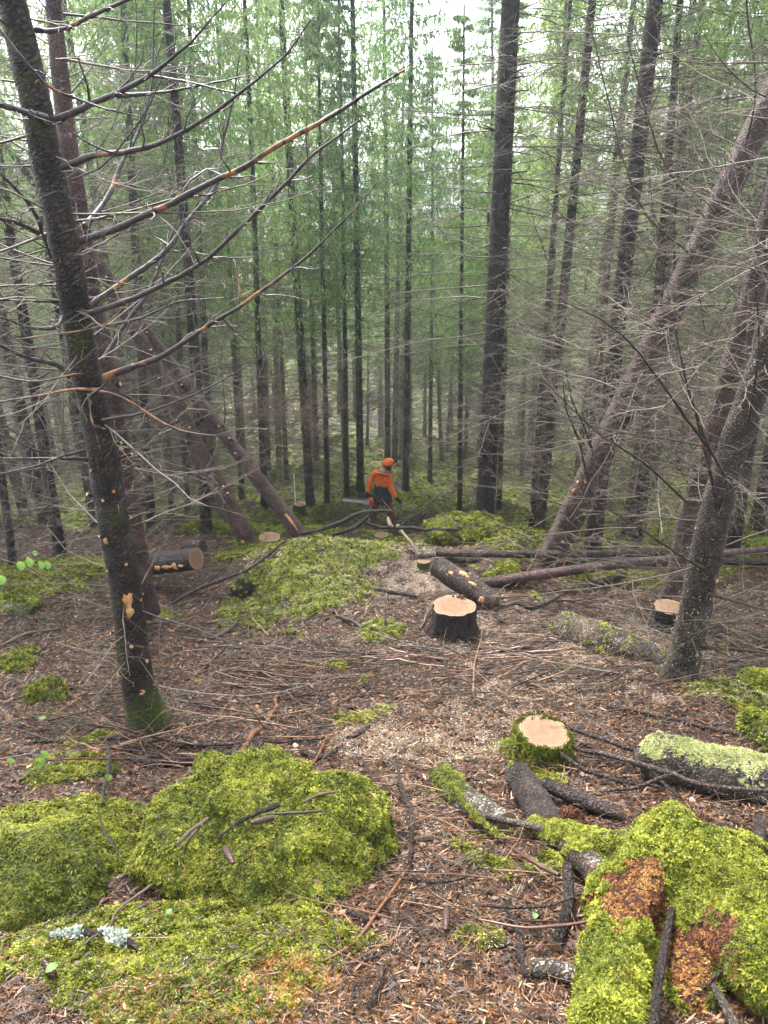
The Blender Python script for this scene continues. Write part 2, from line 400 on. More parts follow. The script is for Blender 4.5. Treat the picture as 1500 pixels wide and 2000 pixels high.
col = t.ramp(t.math('ADD', t.math('MULTIPLY', al, .75), t.math('MULTIPLY', n1, .45)), [(.2, (.17, .075, .035)), (.45, (.225, .12, .06)), (.6, (.19, .09, .042)), (.85, (.25, .165, .095))])
col = t.mix(t.math('MULTIPLY', t.math('ADD', ringf, 1.), .36), col, (.11, .05, .022, 1))
col = t.mix(t.math('MULTIPLY', n2, .3), col, (.28, .205, .14, 1)); t.bump(n2, .9, .005); t.fin(col, .65, .3)
t = NT('peeled'); v = t.coord('Object', (1, 1, .35)); n1 = t.noise(v, 30, 4, .65)
t.bump(n1, .5, .005); t.fin(t.ramp(n1, [(.3, (.30, .085, .02)), (.5, (.55, .27, .10)), (.68, (.70, .48, .27))]), .5, .4)
t = NT('rotten_wood'); v = t.coord('Object'); n1 = t.noise(v, 16, 5, .75); n2 = t.noise(v, 110, 4, .8)
vo = t.node('ShaderNodeTexVoronoi', Vector=t.mix(.08, v, t.noise(v, 30, 3)), Scale=48., _feature='DISTANCE_TO_EDGE'); ck = t.math('MULTIPLY', vo.outputs['Distance'], 5., True)
t.bump(t.math('ADD', t.math('ADD', n1, ck), t.math('MULTIPLY', n2, .5)), 1., .03); t.fin(t.ramp(t.math('ADD', t.math('ADD', t.math('MULTIPLY', n1, .42), t.math('MULTIPLY', ck, .09)), t.math('MULTIPLY', n2, .45)), [(.36, (.012, .005, .003)), (.46, (.10, .032, .011)), (.56, (.21, .075, .024)), (.72, (.32, .15, .06))]), .7, .3)
def moss_mat(name, lo, mid, hi):
    t = NT(name); oi = t.node('ShaderNodeObjectInfo'); v = t.coord('Object'); al = t.attr('along')
    g = t.n.new('ShaderNodeNewGeometry'); big = t.noise(g.outputs['Position'], 5.5, 4, .6)
    f = t.math('ADD', t.math('ADD', t.math('MULTIPLY', oi.outputs['Random'], .40), t.math('MULTIPLY', big, .7)), t.math('MULTIPLY', al, .22))
    col = t.ramp(f, [(.28, lo), (.62, mid), (.95, hi)])
    t.fin(col, .55, .3); t.leafy(col, .35); return t.m
moss_mat('moss', (.010, .017, .003), (.105, .130, .008), (.40, .40, .045))
moss_mat('moss_dark', (.014, .022, .004), (.070, .09, .008), (.27, .28, .03))
moss_mat('moss_pale', (.12, .16, .04), (.30, .33, .10), (.55, .55, .28))
moss_mat('moss_orange', (.08, .032, .010), (.28, .12, .03), (.46, .29, .09))
t = NT('moss_base'); v = t.coord('Object'); n1 = t.noise(v, 7, 5, .65); n2 = t.noise(v, 120, 4, .8)
t.bump(n2, 1., .02); t.fin(t.ramp(t.math('ADD', t.math('MULTIPLY', n1, .5), t.math('MULTIPLY', n2, .5)), [(.35, (.012, .018, .004)), (.5, (.05, .062, .009)), (.65, (.13, .14, .02))]), .8, .2)
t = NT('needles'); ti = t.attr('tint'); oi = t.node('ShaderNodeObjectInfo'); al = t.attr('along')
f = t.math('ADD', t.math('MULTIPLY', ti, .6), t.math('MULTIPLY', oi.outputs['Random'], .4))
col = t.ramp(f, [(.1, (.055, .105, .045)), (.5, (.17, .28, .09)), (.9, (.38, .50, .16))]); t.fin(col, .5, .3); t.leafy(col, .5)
t = NT('chip'); oi = t.node('ShaderNodeObjectInfo'); t.fin(t.ramp(oi.outputs['Random'], [(.0, (.26, .165, .09)), (.45, (.52, .40, .27)), (1., (.78, .69, .54))]), .7, .2)
t = NT('needle_litter'); oi = t.node('ShaderNodeObjectInfo'); t.fin(t.ramp(oi.outputs['Random'], [(.0, (.006, .004, .003)), (.45, (.038, .019, .010)), (.78, (.13, .054, .022)), (.94, (.23, .11, .05)), (1., (.38, .25, .14))]), .5, .4)
t = NT('leaf'); v = t.coord('Object'); t.fin((.14, .26, .06, 1), .45, .4); t.leafy((.2, .36, .08, 1), .4)
t = NT('lichen'); v = t.coord('Object'); t.fin(t.ramp(t.noise(v, 60, 3), [(.3, (.30, .36, .28)), (.7, (.58, .64, .54))]), .8, .2)
t = NT('stone'); v = t.coord('Object'); n1 = t.noise(v, 9, 5, .7); n2 = t.noise(v, 60, 4, .7); t.bump(n2, .7, .01)
t.fin(t.ramp(t.math('ADD', t.math('MULTIPLY', n1, .6), t.math('MULTIPLY', n2, .4)), [(.35, (.02, .02, .018)), (.55, (.09, .09, .085)), (.7, (.22, .23, .21))]), .6, .4)

t = NT('forest_floor')
g = t.n.new('ShaderNodeNewGeometry'); v = g.outputs['Position']
n1 = t.noise(v, 3, 4, .65); n2 = t.noise(v, 28, 5, .75); n3 = t.noise(v, 190, 4, .8); n4 = t.noise(v, 70, 4, .8, .5)
lit = t.ramp(t.math('ADD', t.math('MULTIPLY', n2, .5), t.math('MULTIPLY', n3, .5)), [(.36, (.006, .004, .003)), (.5, (.038, .020, .010)), (.64, (.11, .056, .027))])
mos = t.ramp(t.math('ADD', t.math('MULTIPLY', n2, .45), t.math('MULTIPLY', n3, .55)), [(.36, (.03, .045, .006)), (.5, (.11, .15, .012)), (.64, (.27, .31, .03))])
sawc = t.ramp(n3, [(.35, (.24, .17, .12)), (.6, (.60, .50, .4))])
ora = t.ramp(t.math('ADD', t.math('MULTIPLY', n2, .4), t.math('MULTIPLY', n3, .6)), [(.36, (.07, .025, .01)), (.62, (.42, .20, .07))])
col = t.mix(t.attr('orange'), lit, ora)
mf = t.math('MULTIPLY', t.math('ADD', t.math('SUBTRACT', t.attr('moss'), .5), t.math('MULTIPLY', t.math('SUBTRACT', n4, .5), 1.4)), 3.5)
mf = t.math('ADD', mf, .5, True)
col = t.mix(mf, col, mos)
sf = t.math('ADD', t.math('MULTIPLY', t.math('ADD', t.math('SUBTRACT', t.attr('saw'), .62), t.math('MULTIPLY', t.math('SUBTRACT', n4, .5), 2.4)), 4.), .3, True)
col = t.mix(t.math('MULTIPLY', sf, .55), col, sawc)
t.bump(t.math('ADD', t.math('MULTIPLY', n2, .5), n3), .9, .02); t.fin(col, t.ramp(n2, [(.4, (.45,) * 3), (.6, (.85,) * 3)]), .35)

# ------------------------------------------------------------------ ground sheet
def swell(X, Y, mo): return np.exp(-np.clip(Y - 6, 0, None) / 6) * (.010 * nz(X, Y, 24, 3, 61) + mo * (.018 + .02 * nz(X, Y, 16, 2, 62)))
def build_ground():
    ys = np.concatenate([-np.geomspace(300, .5, 40), np.linspace(-.4, 1.0, 20), 1.0 + (np.geomspace(1, 1 + 12, 560) - 1) , np.geomspace(13.1, 45, 170), np.geomspace(46, 400, 50)])
    ys = np.unique(np.round(ys, 5))
    u = np.linspace(-1, 1, 561); au = np.abs(u)
    core = np.minimum(au / .88, 1); out = np.clip((au - .88) / .12, 0, 1)
    X = np.sign(u)[None, :] * (core[None, :] * (1.3 + .72 * np.abs(ys))[:, None] + (out ** 2.2)[None, :] * 330)
    Y = np.repeat(ys[:, None], len(u), 1)
    Z = G(X, Y); mo, sa, orr = masks(X, Y)
    # fine lumps: moss swells, litter stays low
    Z = Z + swell(X, Y, mo)
    nr, nc = X.shape
    V = np.stack([X, Y, Z], -1).reshape(-1, 3)
    i = np.arange(nr - 1)[:, None] * nc + np.arange(nc - 1)[None, :]
    Q = np.stack([i, i + 1, i + nc + 1, i + nc], -1).reshape(-1, 4)
    o = mk('ground', V, Q, None, [MAT['forest_floor']], attrs={'moss': mo.ravel(), 'saw': sa.ravel(), 'orange': orr.ravel()})
    tag(o, kind='structure'); return o
ground = build_ground()

lap('ground')
# closed box of pale air round camera and scene
def build_haze():
    me = bpy.data.meshes.new('haze'); x, y0, y1, z0, z1 = 345, -305, 405, -26, 32
    zt = z1
    vs = [(-x, y0, z0), (x, y0, z0), (x, y1, z0), (-x, y1, z0), (-x, y0, zt), (x, y0, zt), (x, y1, zt), (-x, y1, zt)]
    me.from_pydata(vs, [], [(3, 2, 1, 0), (4, 5, 6, 7), (0, 1, 5, 4), (1, 2, 6, 5), (2, 3, 7, 6), (3, 0, 4, 7)])
    m = bpy.data.materials.new('haze'); m.use_nodes = True; nt = m.node_tree
    nt.nodes.remove(nt.nodes['Principled BSDF']); pv = nt.nodes.new('ShaderNodeVolumePrincipled')
    pv.inputs['Color'].default_value = (.80, .90, 1., 1); pv.inputs['Density'].default_value = HAZE; pv.inputs['Anisotropy'].default_value = 0.6
    nt.links.new(pv.outputs[0], nt.nodes['Material Output'].inputs['Volume'])
    me.materials.append(m); o = bpy.data.objects.new('haze', me); C.collection.objects.link(o)
    tag(o, kind='stuff')
HAZE = 0.0017
build_haze()

# ------------------------------------------------------------------ scattering by geometry nodes
_gn = {}
def gn_group(coll):
    if coll.name in _gn: return _gn[coll.name]
    g = bpy.data.node_groups.new('scatter_' + coll.name, 'GeometryNodeTree')
    g.interface.new_socket('Geometry', in_out='INPUT', socket_type='NodeSocketGeometry'); g.interface.new_socket('Geometry', in_out='OUTPUT', socket_type='NodeSocketGeometry')
    N, L = g.nodes, g.links
    i, o = N.new('NodeGroupInput'), N.new('NodeGroupOutput'); ip = N.new('GeometryNodeInstanceOnPoints'); ci = N.new('GeometryNodeCollectionInfo')
    ci.inputs['Collection'].default_value = coll; ci.inputs['Separate Children'].default_value = True; ci.inputs['Reset Children'].default_value = True
    def at(n, ty):
        x = N.new('GeometryNodeInputNamedAttribute'); x.data_type = ty; x.inputs[0].default_value = n; return x.outputs[0]
    L.new(i.outputs[0], ip.inputs['Points']); L.new(ci.outputs[0], ip.inputs['Instance']); ip.inputs['Pick Instance'].default_value = True
    L.new(at('pick', 'INT'), ip.inputs['Instance Index'])
    er = N.new('FunctionNodeEulerToRotation'); L.new(at('rot', 'FLOAT_VECTOR'), er.inputs[0]); L.new(er.outputs[0], ip.inputs['Rotation'])
    L.new(at('scl', 'FLOAT_VECTOR'), ip.inputs['Scale']); L.new(ip.outputs[0], o.inputs[0])
    _gn[coll.name] = g; return g
def proto_coll(name, objs):
    c = bpy.data.collections.new(name)
    for o in objs:
        for cc in list(o.users_collection): cc.objects.unlink(o)
        c.objects.link(o)
    return c
def euler_from(n, spin):
    """XYZ euler taking +Z to n with a spin about it (vectorised)"""
    n = nrm(n); a = np.where(np.abs(n[:, :1]) < .9, np.array([[1., 0, 0]]), np.array([[0, 1., 0]]))
    x = nrm(np.cross(a, n)); y = np.cross(n, x)
    c, s = np.cos(spin)[:, None], np.sin(spin)[:, None]
    X = x * c + y * s; Y = np.cross(n, X)
    # R columns X,Y,n ; R = Rz Ry Rx
    ry = -np.arcsin(np.clip(X[:, 2], -1, 1)); rx = np.arctan2(Y[:, 2], n[:, 2]); rz = np.arctan2(X[:, 1], X[:, 0])
    return np.stack([rx, ry, rz], -1)
def scatter(name, coll, pts, nor, scl, rng, parent=None, npick=1, tilt=.25, loc=None):
    if len(pts) == 0: return None
    n = nrm(nor + rng.normal(size=nor.shape) * tilt)
    rot = euler_from(n, rng.uniform(0, 2 * PI, len(pts)))
    scl = np.asarray(scl, float); scl = np.repeat(scl[:, None], 3, 1) if scl.ndim == 1 else scl
    o = mk(name, pts, None, None, [], parent, attrs={'rot': rot, 'scl': scl}, loc=loc)
    a = o.data.attributes.new('pick', 'INT', 'POINT'); a.data.foreach_set('value', rng.integers(0, npick, len(pts)).astype(np.int32))
    md = o.modifiers.new('scatter', 'NODES'); md.node_group = gn_group(coll)
    tag(o, kind='stuff'); return o

# ------------------------------------------------------------------ small prototypes (moss fronds, litter, chips)
def ribbons(rng, n, L, W, up, curl, segs=3, spread=.35, rise=0.):
    b = Batch()
    for k in range(n):
        a = rng.uniform(0, 2 * PI); r = spread * L * math.sqrt(rng.uniform(0, 1))
        l = L * rng.uniform(.6, 1.2); w = W * rng.uniform(.7, 1.2)
        d = np.array([math.cos(a), math.sin(a), up * rng.uniform(.5, 1.5)]); d /= np.linalg.norm(d)
        a2 = a + rng.uniform(-1, 1); p = np.array([r * math.cos(a2), r * math.sin(a2), rise * rng.uniform(-1, 1)])
        s = np.cross(d, [0, 0, 1.]); s /= np.linalg.norm(s) + 1e-9; s = s + rng.normal(size=3) * .35
        V = []
        for i in range(segs + 1):
            t = i / segs; ww = w * (math.sin(PI * (0.12 + .80 * t)) if i < segs else .12)
            V += [p - s * ww / 2, p + s * ww / 2]
            d = d + np.array([0, 0, -curl / segs]); d /= np.linalg.norm(d); p = p + d * l / segs
        Q = [[2 * i, 2 * i + 1, 2 * i + 3, 2 * i + 2] for i in range(segs)]
        b.raw(V, Q, None, rng.uniform(), np.repeat(np.linspace(0, 1, segs + 1), 2))
    return b
rg = np.random.default_rng(11)
def tufts(mat, names, n=26, L=.019, W=.0048, up=1.1, curl=1.0):
    return [ribbons(rg, n, L, W, up, curl, rise=.003).build(nm, [MAT[mat]]) for nm in names]
MOSS_C = proto_coll('moss_tufts', tufts('moss', ['moss_a', 'moss_b', 'moss_c']))
MOSSD_C = proto_coll('moss_tufts_dark', tufts('moss_dark', ['mossd_a', 'mossd_b', 'mossd_c'], 22, .024, .004, 1.3, 1.3))
MOSSP_C = proto_coll('moss_tufts_pale', tufts('moss_pale', ['mossp_a', 'mossp_b'], 22))
MOSSO_C = proto_coll('moss_tufts_orange', tufts('moss_orange', ['mosso_a', 'mosso_b'], 20, .016, .004))
NEED_C = proto_coll('litter_bits', [ribbons(rg, k, l, w, .06, .1, 2, sp, .003).build(nm, [MAT['needle_litter']]) for nm, k, l, w, sp in
    [('litter_a', 9, .024, .0018, 1.), ('litter_b', 7, .035, .0028, .8), ('litter_c', 2, .03, .011, .5), ('litter_d', 12, .015, .0025, 1.5)]])
CHIP_C = proto_coll('sawdust_bits', [ribbons(rg, k, l, w, .15, .2, 1, sp, .003).build(nm, [MAT['chip']]) for nm, k, l, w, sp in
    [('chip_a', 6, .008, .004, 3.), ('chip_b', 1, .014, .007, .1), ('chip_c', 9, .005, .0035, 4.)]])

def samp(n, y0, y1, rng, a=2.0, xw=.62):
    if a == 2.0: y = y0 * (y1 / y0) ** rng.uniform(0, 1, n)
    else:
        k = 2 - a; y = (y0 ** k + rng.uniform(0, 1, n) * (y1 ** k - y0 ** k)) ** (1 / k)
    x = rng.uniform(-1, 1, n) * (xw * y + .45)
    return x, y
rs = np.random.default_rng(3)
def ground_scatter(name, coll, n, y0, y1, keep, scale, a=2.0, npick=3, tilt=.3, zoff=.0, lab=None):
    x, y = samp(n, y0, y1, rs, a); mo, sa, orr = masks(x, y)
    k = rs.uniform(0, 1, n) < keep(mo, sa, orr, x, y); x, y, mo = x[k], y[k], mo[k]
    z = G(x, y) + swell(x, y, mo) + zoff
    o = scatter(name, coll, np.stack([x, y, z], -1), gnormal(x, y), scale(y) * rs.uniform(.6, 1.35, len(x)), rs, None, npick, tilt)
    if lab: o['label'] = lab
ground_scatter('moss_carpet', MOSS_C, 260000, 1.15, 12, lambda m, s, o, x, y: np.clip(m * 1.5 - .3, 0, 1) * (1 - .8 * o) * np.where(nz(x, y, 1.7, 2, 77) > -.25, 1, .5), lambda y: .45 + y * .15, lab='yellow green feathery moss spread over the forest floor')
ground_scatter('dark_moss_carpet', MOSSD_C, 44000, 1.15, 12, lambda m, s, o, x, y: np.clip(m * 1.5 - .5, 0, 1) * np.where(nz(x, y, 1.7, 2, 77) > .0, .15, 1), lambda y: .62 + y * .12, lab='darker green moss between the yellow green patches')
ground_scatter('far_moss_carpet', MOSS_C, 80000, 11, 46, lambda m, s, o, x, y: m, lambda y: 1.4 + y * .08, a=1.6, lab='bright green moss under the standing spruces')
ground_scatter('pale_moss_carpet', MOSSP_C, 60000, 4, 11, lambda m, s, o, x, y: m * np.clip(s * 1.3, 0, 1) * .7, lambda y: .5 + y * .15, npick=2, lab='pale dusty moss on the central mound')
ground_scatter('orange_moss', MOSSO_C, 60000, 1.15, 3.2, lambda m, s, o, x, y: o * .9, lambda y: .7 + 0 * y, npick=2, lab='rusty orange moss and wood crumbs close to the camera')
ground_scatter('needle_litter', NEED_C, 150000, 1.15, 13, lambda m, s, o, x, y: np.clip(1.05 - m * .96, 0, 1), lambda y: .8 + y * .13, npick=4, tilt=.22, zoff=.003, lab='reddish brown needles and bark bits on the ground')
ground_scatter('sawdust', CHIP_C, 330000, 1.25, 12, lambda m, s, o, x, y: np.clip(s * .95, 0, 1) + .025 + .04 * np.clip((y - 3) / 2, 0, 1) * (np.abs(x - .2 * y) < .45 * y), lambda y: .8 + y * .17, tilt=.3, zoff=.007, lab='pale sawdust and chips sprinkled over moss and litter')

lap('ground scatter')
def sample_mesh(o, n, rng):
    me = o.data; me.calc_loop_triangles(); nt = len(me.loop_triangles)
    vi = np.empty(nt * 3, np.int32); me.loop_triangles.foreach_get('vertices', vi); vi = vi.reshape(-1, 3)
    co = np.empty(len(me.vertices) * 3, np.float32); me.vertices.foreach_get('co', co); co = co.reshape(-1, 3).astype(float)
    a, b, c = co[vi[:, 0]], co[vi[:, 1]], co[vi[:, 2]]; cr = np.cross(b - a, c - a); ar = np.linalg.norm(cr, axis=1)
    k = rng.choice(nt, n, p=ar / ar.sum()); u, v = rng.uniform(0, 1, n), rng.uniform(0, 1, n); f = u + v > 1; u[f], v[f] = 1 - u[f], 1 - v[f]
    p = a[k] + (b - a)[k] * u[:, None] + (c - a)[k] * v[:, None]
    return p, nrm(cr[k])
def coat(o, coll, n, scale=1.0, keep=None, npick=3, tilt=.3, name='moss', seed=1, zmin=-.35):
    """moss (or chips) growing on a mesh, as a part of it"""
    rng = np.random.default_rng(seed); p, nn = sample_mesh(o, n, rng); w = p + np.array(o.matrix_basis.translation)
    k = nn[:, 2] > zmin
    if keep is not None: k &= rng.uniform(0, 1, n) < keep(w, nn)
    return scatter(name, coll, p[k], nrm(nn[k] * .8 + np.array([0, 0, .35])), scale * rng.uniform(.6, 1.35, k.sum()) * np.clip(1 + .9 * fbm(w[k] * 8 + 3, 3, 17), .45, 1.7), rng, o, npick, tilt)
def hz(px, py, dz): return _march(px, py, lambda x, y: G(x, y) + dz)

# ------------------------------------------------------------------ boulders
def boulder(name, px, py, rx, ry, rz, label, cat='rock', seed=0, mat='moss_base', amp=.12, sc=2.2, sink=.0, res=64, squ=2.6, yaw=0.):
    c = hit(px, py); nu, nv = res, res // 2
    u = np.arange(nu) / nu * 2 * PI; v = np.linspace(.02, PI - .02, nv)
    U, Vv = np.meshgrid(u, v); d = np.stack([np.cos(U) * np.sin(Vv), np.sin(U) * np.sin(Vv), np.cos(Vv)], -1)
    k = (np.abs(d) ** squ).sum(-1) ** (-1 / squ); q = d * k[..., None]
    q = q * np.array([rx, ry, rz]); m = (rx + ry) / 2
    q = q * (1 + amp * fbm(q / m * sc + seed * 7.3, 4, seed)[..., None] * 2 + (.038 / m) * fbm(q * 15 + seed, 3, seed + 3)[..., None])
    cy, sy = math.cos(yaw), math.sin(yaw); q = np.stack([q[..., 0] * cy - q[..., 1] * sy, q[..., 0] * sy + q[..., 1] * cy, q[..., 2]], -1)
    i = np.arange(nv - 1)[:, None] * nu; j = np.arange(nu)[None]; j2 = (j + 1) % nu
    Q = np.stack([i + j, i + nu + j, i + nu + j2, i + j2], -1)
    top = np.stack([np.full(nu, 0), np.arange(nu), (np.arange(nu) + 1) % nu], -1)[1:-1]
    o = mk(name, q.reshape(-1, 3), Q.reshape(-1, 4), top, [MAT[mat]]); o.location = (c[0], c[1], c[2] - sink)
    tag(o, label, cat); return o
o = boulder('mossy_boulder', 505, 1672, .49, .38, .33, 'large boulder wrapped in yellow green moss with twigs and cones lying on it', seed=4, amp=.17, sink=.02, res=110, yaw=-.3)
coat(o, MOSS_C, 26000, .62, lambda w, n: np.where(nz(w[:, 0], w[:, 1], 3, 2, 8) + .9 * (w[:, 0] < .02) > -.7, 1, .0), seed=5)
coat(o, MOSSD_C, 5000, .62, lambda w, n: 1. * (fbm(w * 5 + 40, 3, 3) > .08), seed=17)
coat(o, MOSSO_C, 1600, .6, lambda w, n: 1. * (fbm(w * 6 + 9, 3, 4) > .2), npick=2, seed=18, name='orange_moss')
coat(o, NEED_C, 1500, .9, name='needle_litter', npick=4, seed=16, keep=lambda w, n: (n[:, 2] > .35) * (nz(w[:, 0], w[:, 1], 5, 3, 12) > .0))
coat(o, CHIP_C, 700, .9, name='sawdust', seed=6, keep=lambda w, n: (n[:, 2] > .5) * np.clip((w[:, 0] + .45) * 2., .05, 1))
o = boulder('mossy_boulder', 690, 1655, .16, .20, .20, 'mossy end of a rock with a bare dark patch for the shaded hole under its edge', seed=9, amp=.2, sink=.03, res=60)
coat(o, MOSS_C, 4600, .6, lambda w, n: (n[:, 2] > -.1) * 1. * (((w[:, 0] + .06) / .045) ** 2 + ((w[:, 2] - w[:, 2].mean() + .03) / .07) ** 2 > 1 + 0 * w[:, 0]), seed=51)  # oval left bare of moss, dark base colour stands for the hole's shade
o = boulder('mossy_mound', 45, 1750, .27, .24, .20, 'round hump of dense dark green moss at the frame edge', 'moss mound', seed=2, amp=.07, sink=.03, squ=2.2, res=70)
coat(o, MOSSD_C, 13000, .72, seed=7)
o = boulder('mossy_mound', 105, 1668, .32, .19, .13, 'low wide mound of yellow green moss behind the dark green hump', 'moss mound', seed=3, amp=.12, sink=.05, squ=2.2, res=80)
coat(o, MOSS_C, 13000, .62, seed=8)
o = boulder('small_mossy_rock', 92, 1362, .13, .11, .12, 'small mossy rock with bare stone on its front, alone on brown needles', seed=6, mat='stone', amp=.12)
coat(o, MOSS_C, 2600, .7, lambda w, n: 1. * (n[:, 2] - n[:, 1] * 0 > .12), seed=9)
o = boulder('mossy_mound', 985, 1132, .20, .17, .17, 'dome of bright moss behind the leaning cut log', 'moss mound', seed=7, amp=.08, squ=2.0)
coat(o, MOSS_C, 2400, 1.3, seed=10)
for k, (px, py, rx, ry, rz, lab, mt) in enumerate([
        (1490, 1440, .12, .14, .13, 'bright green mossy rock at the right frame edge', 1),
        (20, 1192, .28, .2, .13, 'grey rock with a moss cap at the left frame edge', 1), (25, 1300, .16, .12, .06, 'flat stone half sunk in brown needles', 1),
        (1020, 1068, .34, .3, .24, 'mossy hummock beside the foot of the tall straight spruce', 1), (1100, 1050, .5, .4, .3, 'broad green hummock right of the tall straight spruce', 1),
        (640, 1012, .35, .3, .3, 'mossy stone beside the brash behind the crest', 1), (905, 1035, .6, .4, .18, 'mossy hummock with brash lying against it', 1), (560, 1020, .4, .3, .22, 'green stone near the foot of the leaning trunks', 1),
        (400, 1047, .55, .25, .17, 'mossy bank with a dark undercut behind the peeled log', 1), (1498, 1350, .16, .14, .12, 'mossy stone on the litter far right, above the bright green rock', 1)]):
    o = boulder('mossy_rock', px, py, rx, ry, rz, lab, seed=20 + k, mat='stone', amp=.14, res=44)
    if mt: coat(o, MOSS_C if k != 5 else MOSSD_C, 1600 if py > 1100 else 2600, 1.15 if py > 1100 else 2.0, lambda w, n: 1. * (n[:, 2] > -.3), seed=30 + k)
if 0: boulder('sawdust_mound', 1010, 1395, .2, .14, .05, 'patch of crumbly rotten wood behind the near stump', 'wood debris', seed=66, mat='rotten_wood', amp=.3, sc=5, sink=.02)

lap('boulders')
o = boulder('rotten_stump', 480, 1158, .14, .12, .17, 'dark stump shape added for the shaded hollow at the left foot of the central mound', 'rotten stump', seed=15, mat='bark_wet', amp=.25, sc=3.5, sink=.03, res=48)  # dark body added for a shaded hollow, its shade put into the bark colour
coat(o, MOSS_C, 500, 1.1, lambda w, n: 1. * (n[:, 2] > .45), seed=44)
# ------------------------------------------------------------------ stumps
def stump(px, py, r, h, label, seed, moss=None, bm='bark_dark', flare=.8, splinter=None, lean=(0, 0), tilt=0., squash=1.):
    """py is the pixel of the cut face's centre"""
    rng = np.random.default_rng(seed); c = hz(px, py, h); gz = g1(c[0], c[1]); nu, nv = 72, 22
    th = np.arange(nu) / nu * 2 * PI; t = np.linspace(0, 1, nv); T, A = np.meshgrid(t, th, indexing='ij')
    lob = .5 + .5 * np.cos(A * 5 + seed) * np.cos(A * 2 + seed * 2)
    prof = 1 + flare * (1 - T) ** 3 * (.35 + .9 * lob)
    q3 = np.stack([np.cos(A) * 1.5, np.sin(A) * 1.5, T * h / r], -1)
    outl = 1 + .20 * fbm(np.stack([np.cos(A), np.sin(A), 0 * A], -1) * 1.8 + seed, 3, seed)
    rr = r * prof * outl * (1 + .07 * fbm(q3 * 3 + seed, 4, seed + 1))
    Z = -.12 + (h + .12) * T + tilt * rr * np.cos(A) * T
    V = np.stack([rr * np.cos(A) + lean[0] * T, rr * np.sin(A) * squash + lean[1] * T, Z], -1)
    i = np.arange(nv - 1)[:, None] * nu; j = np.arange(nu)[None]; j2 = (j + 1) % nu
    root = mk('tree_stump', V.reshape(-1, 3), np.stack([i + j, i + j2, i + nu + j2, i + nu + j], -1).reshape(-1, 4), None, [MAT[bm]]); root.location = (c[0], c[1], gz)
    tag(root, label, 'tree stump', 'freshly cut stumps in the glade')
    ks = np.linspace(1, 0, 9)[:-1]; ring = V[-1]; cen = ring.mean(0)
    W = [cen + (ring - cen) * k for k in ks]; W = np.array(W)
    W[..., 2] += .004 + .0045 * fbm(W * 28 + seed, 3, 9) * np.minimum((1 - ks) * 6, 1)[:, None] - .010 * np.clip(1 - np.abs(W[..., 1] - cen[1] - .03) / .012, 0, 1) * (W[..., 0] > cen[0] - .01) * (ks < .95)[:, None]
    W[0, :, 2] = ring[:, 2] + .001
    cf = W.reshape(-1, 3); nk = len(ks); i = np.arange(nk - 1)[:, None] * nu
    Qc = np.stack([i + j, i + j2, i + nu + j2, i + nu + j], -1).reshape(-1, 4); cf = np.vstack([cf, cen + [0, 0, .004]])
    Tc = np.stack([np.full(nu, nk * nu), (nk - 1) * nu + np.arange(nu), (nk - 1) * nu + (np.arange(nu) + 1) % nu], -1)
    mk('cut_face', cf, Qc, Tc, [MAT['cut_wood']], root, attrs={'along': np.r_[np.repeat(ks, nu), 0.], 'tint': np.zeros(len(cf))})
    if splinter:
        b = Batch()
        for k in range(splinter[2]):
            a = splinter[0] + rng.uniform(-.45, .45); p = cen + np.array([math.cos(a) * r * .82, math.sin(a) * r * .82 * squash, -.01]); hh = splinter[1] * rng.uniform(.4, 1.)
            pt = np.array([p, p + [rng.normal() * .006, rng.normal() * .006, hh * .6], p + [rng.normal() * .01, rng.normal() * .01, hh]])
            b.tubes(pt, np.array([.014, .011, .003]) * (r / .17), 5, .5, wob=.3, seed=k)
        b.build('splinter', [MAT['cut_wood']], root, smooth=False)
    if moss: coat(root, moss[0], moss[1], moss[2], moss[3], seed=seed)
    return root
stump(1060, 1430, .136, .17, 'near stump with round orange-cream cut face and mossy sides', 1, moss=(MOSSD_C, 5200, .85, lambda w, n: (n[:, 2] < .8) * np.clip(1.25 - (w[:, 2] - g1(w[0, 0], w[0, 1])) * 2.4, 0, 1)), flare=1.2, splinter=(1.5, .035, 5))
o = stump(885, 1183, .185, .30, 'dark-barked stump with pale cream top and splintered rim, in the middle of the sawdust', 2, flare=.95, bm='bark_wet', splinter=(1.2, .06, 9))
stump(745, 1045, .145, .09, 'low stump with bright oval face below the worker', 3)
stump(527, 1049, .16, .09, 'pale stump between the feet of the two leaning trunks', 4)
stump(827, 1095, .075, .08, 'tiny flat stump at the end of the long thin logs', 5)
stump(585, 984, .16, .35, 'small far stump with a white top beside the marker stick', 6)
st = stump(1308, 1185, .135, .26, 'dark stump under the notched trunk, dusted with sawdust', 7, bm='bark_wet', flare=.5)

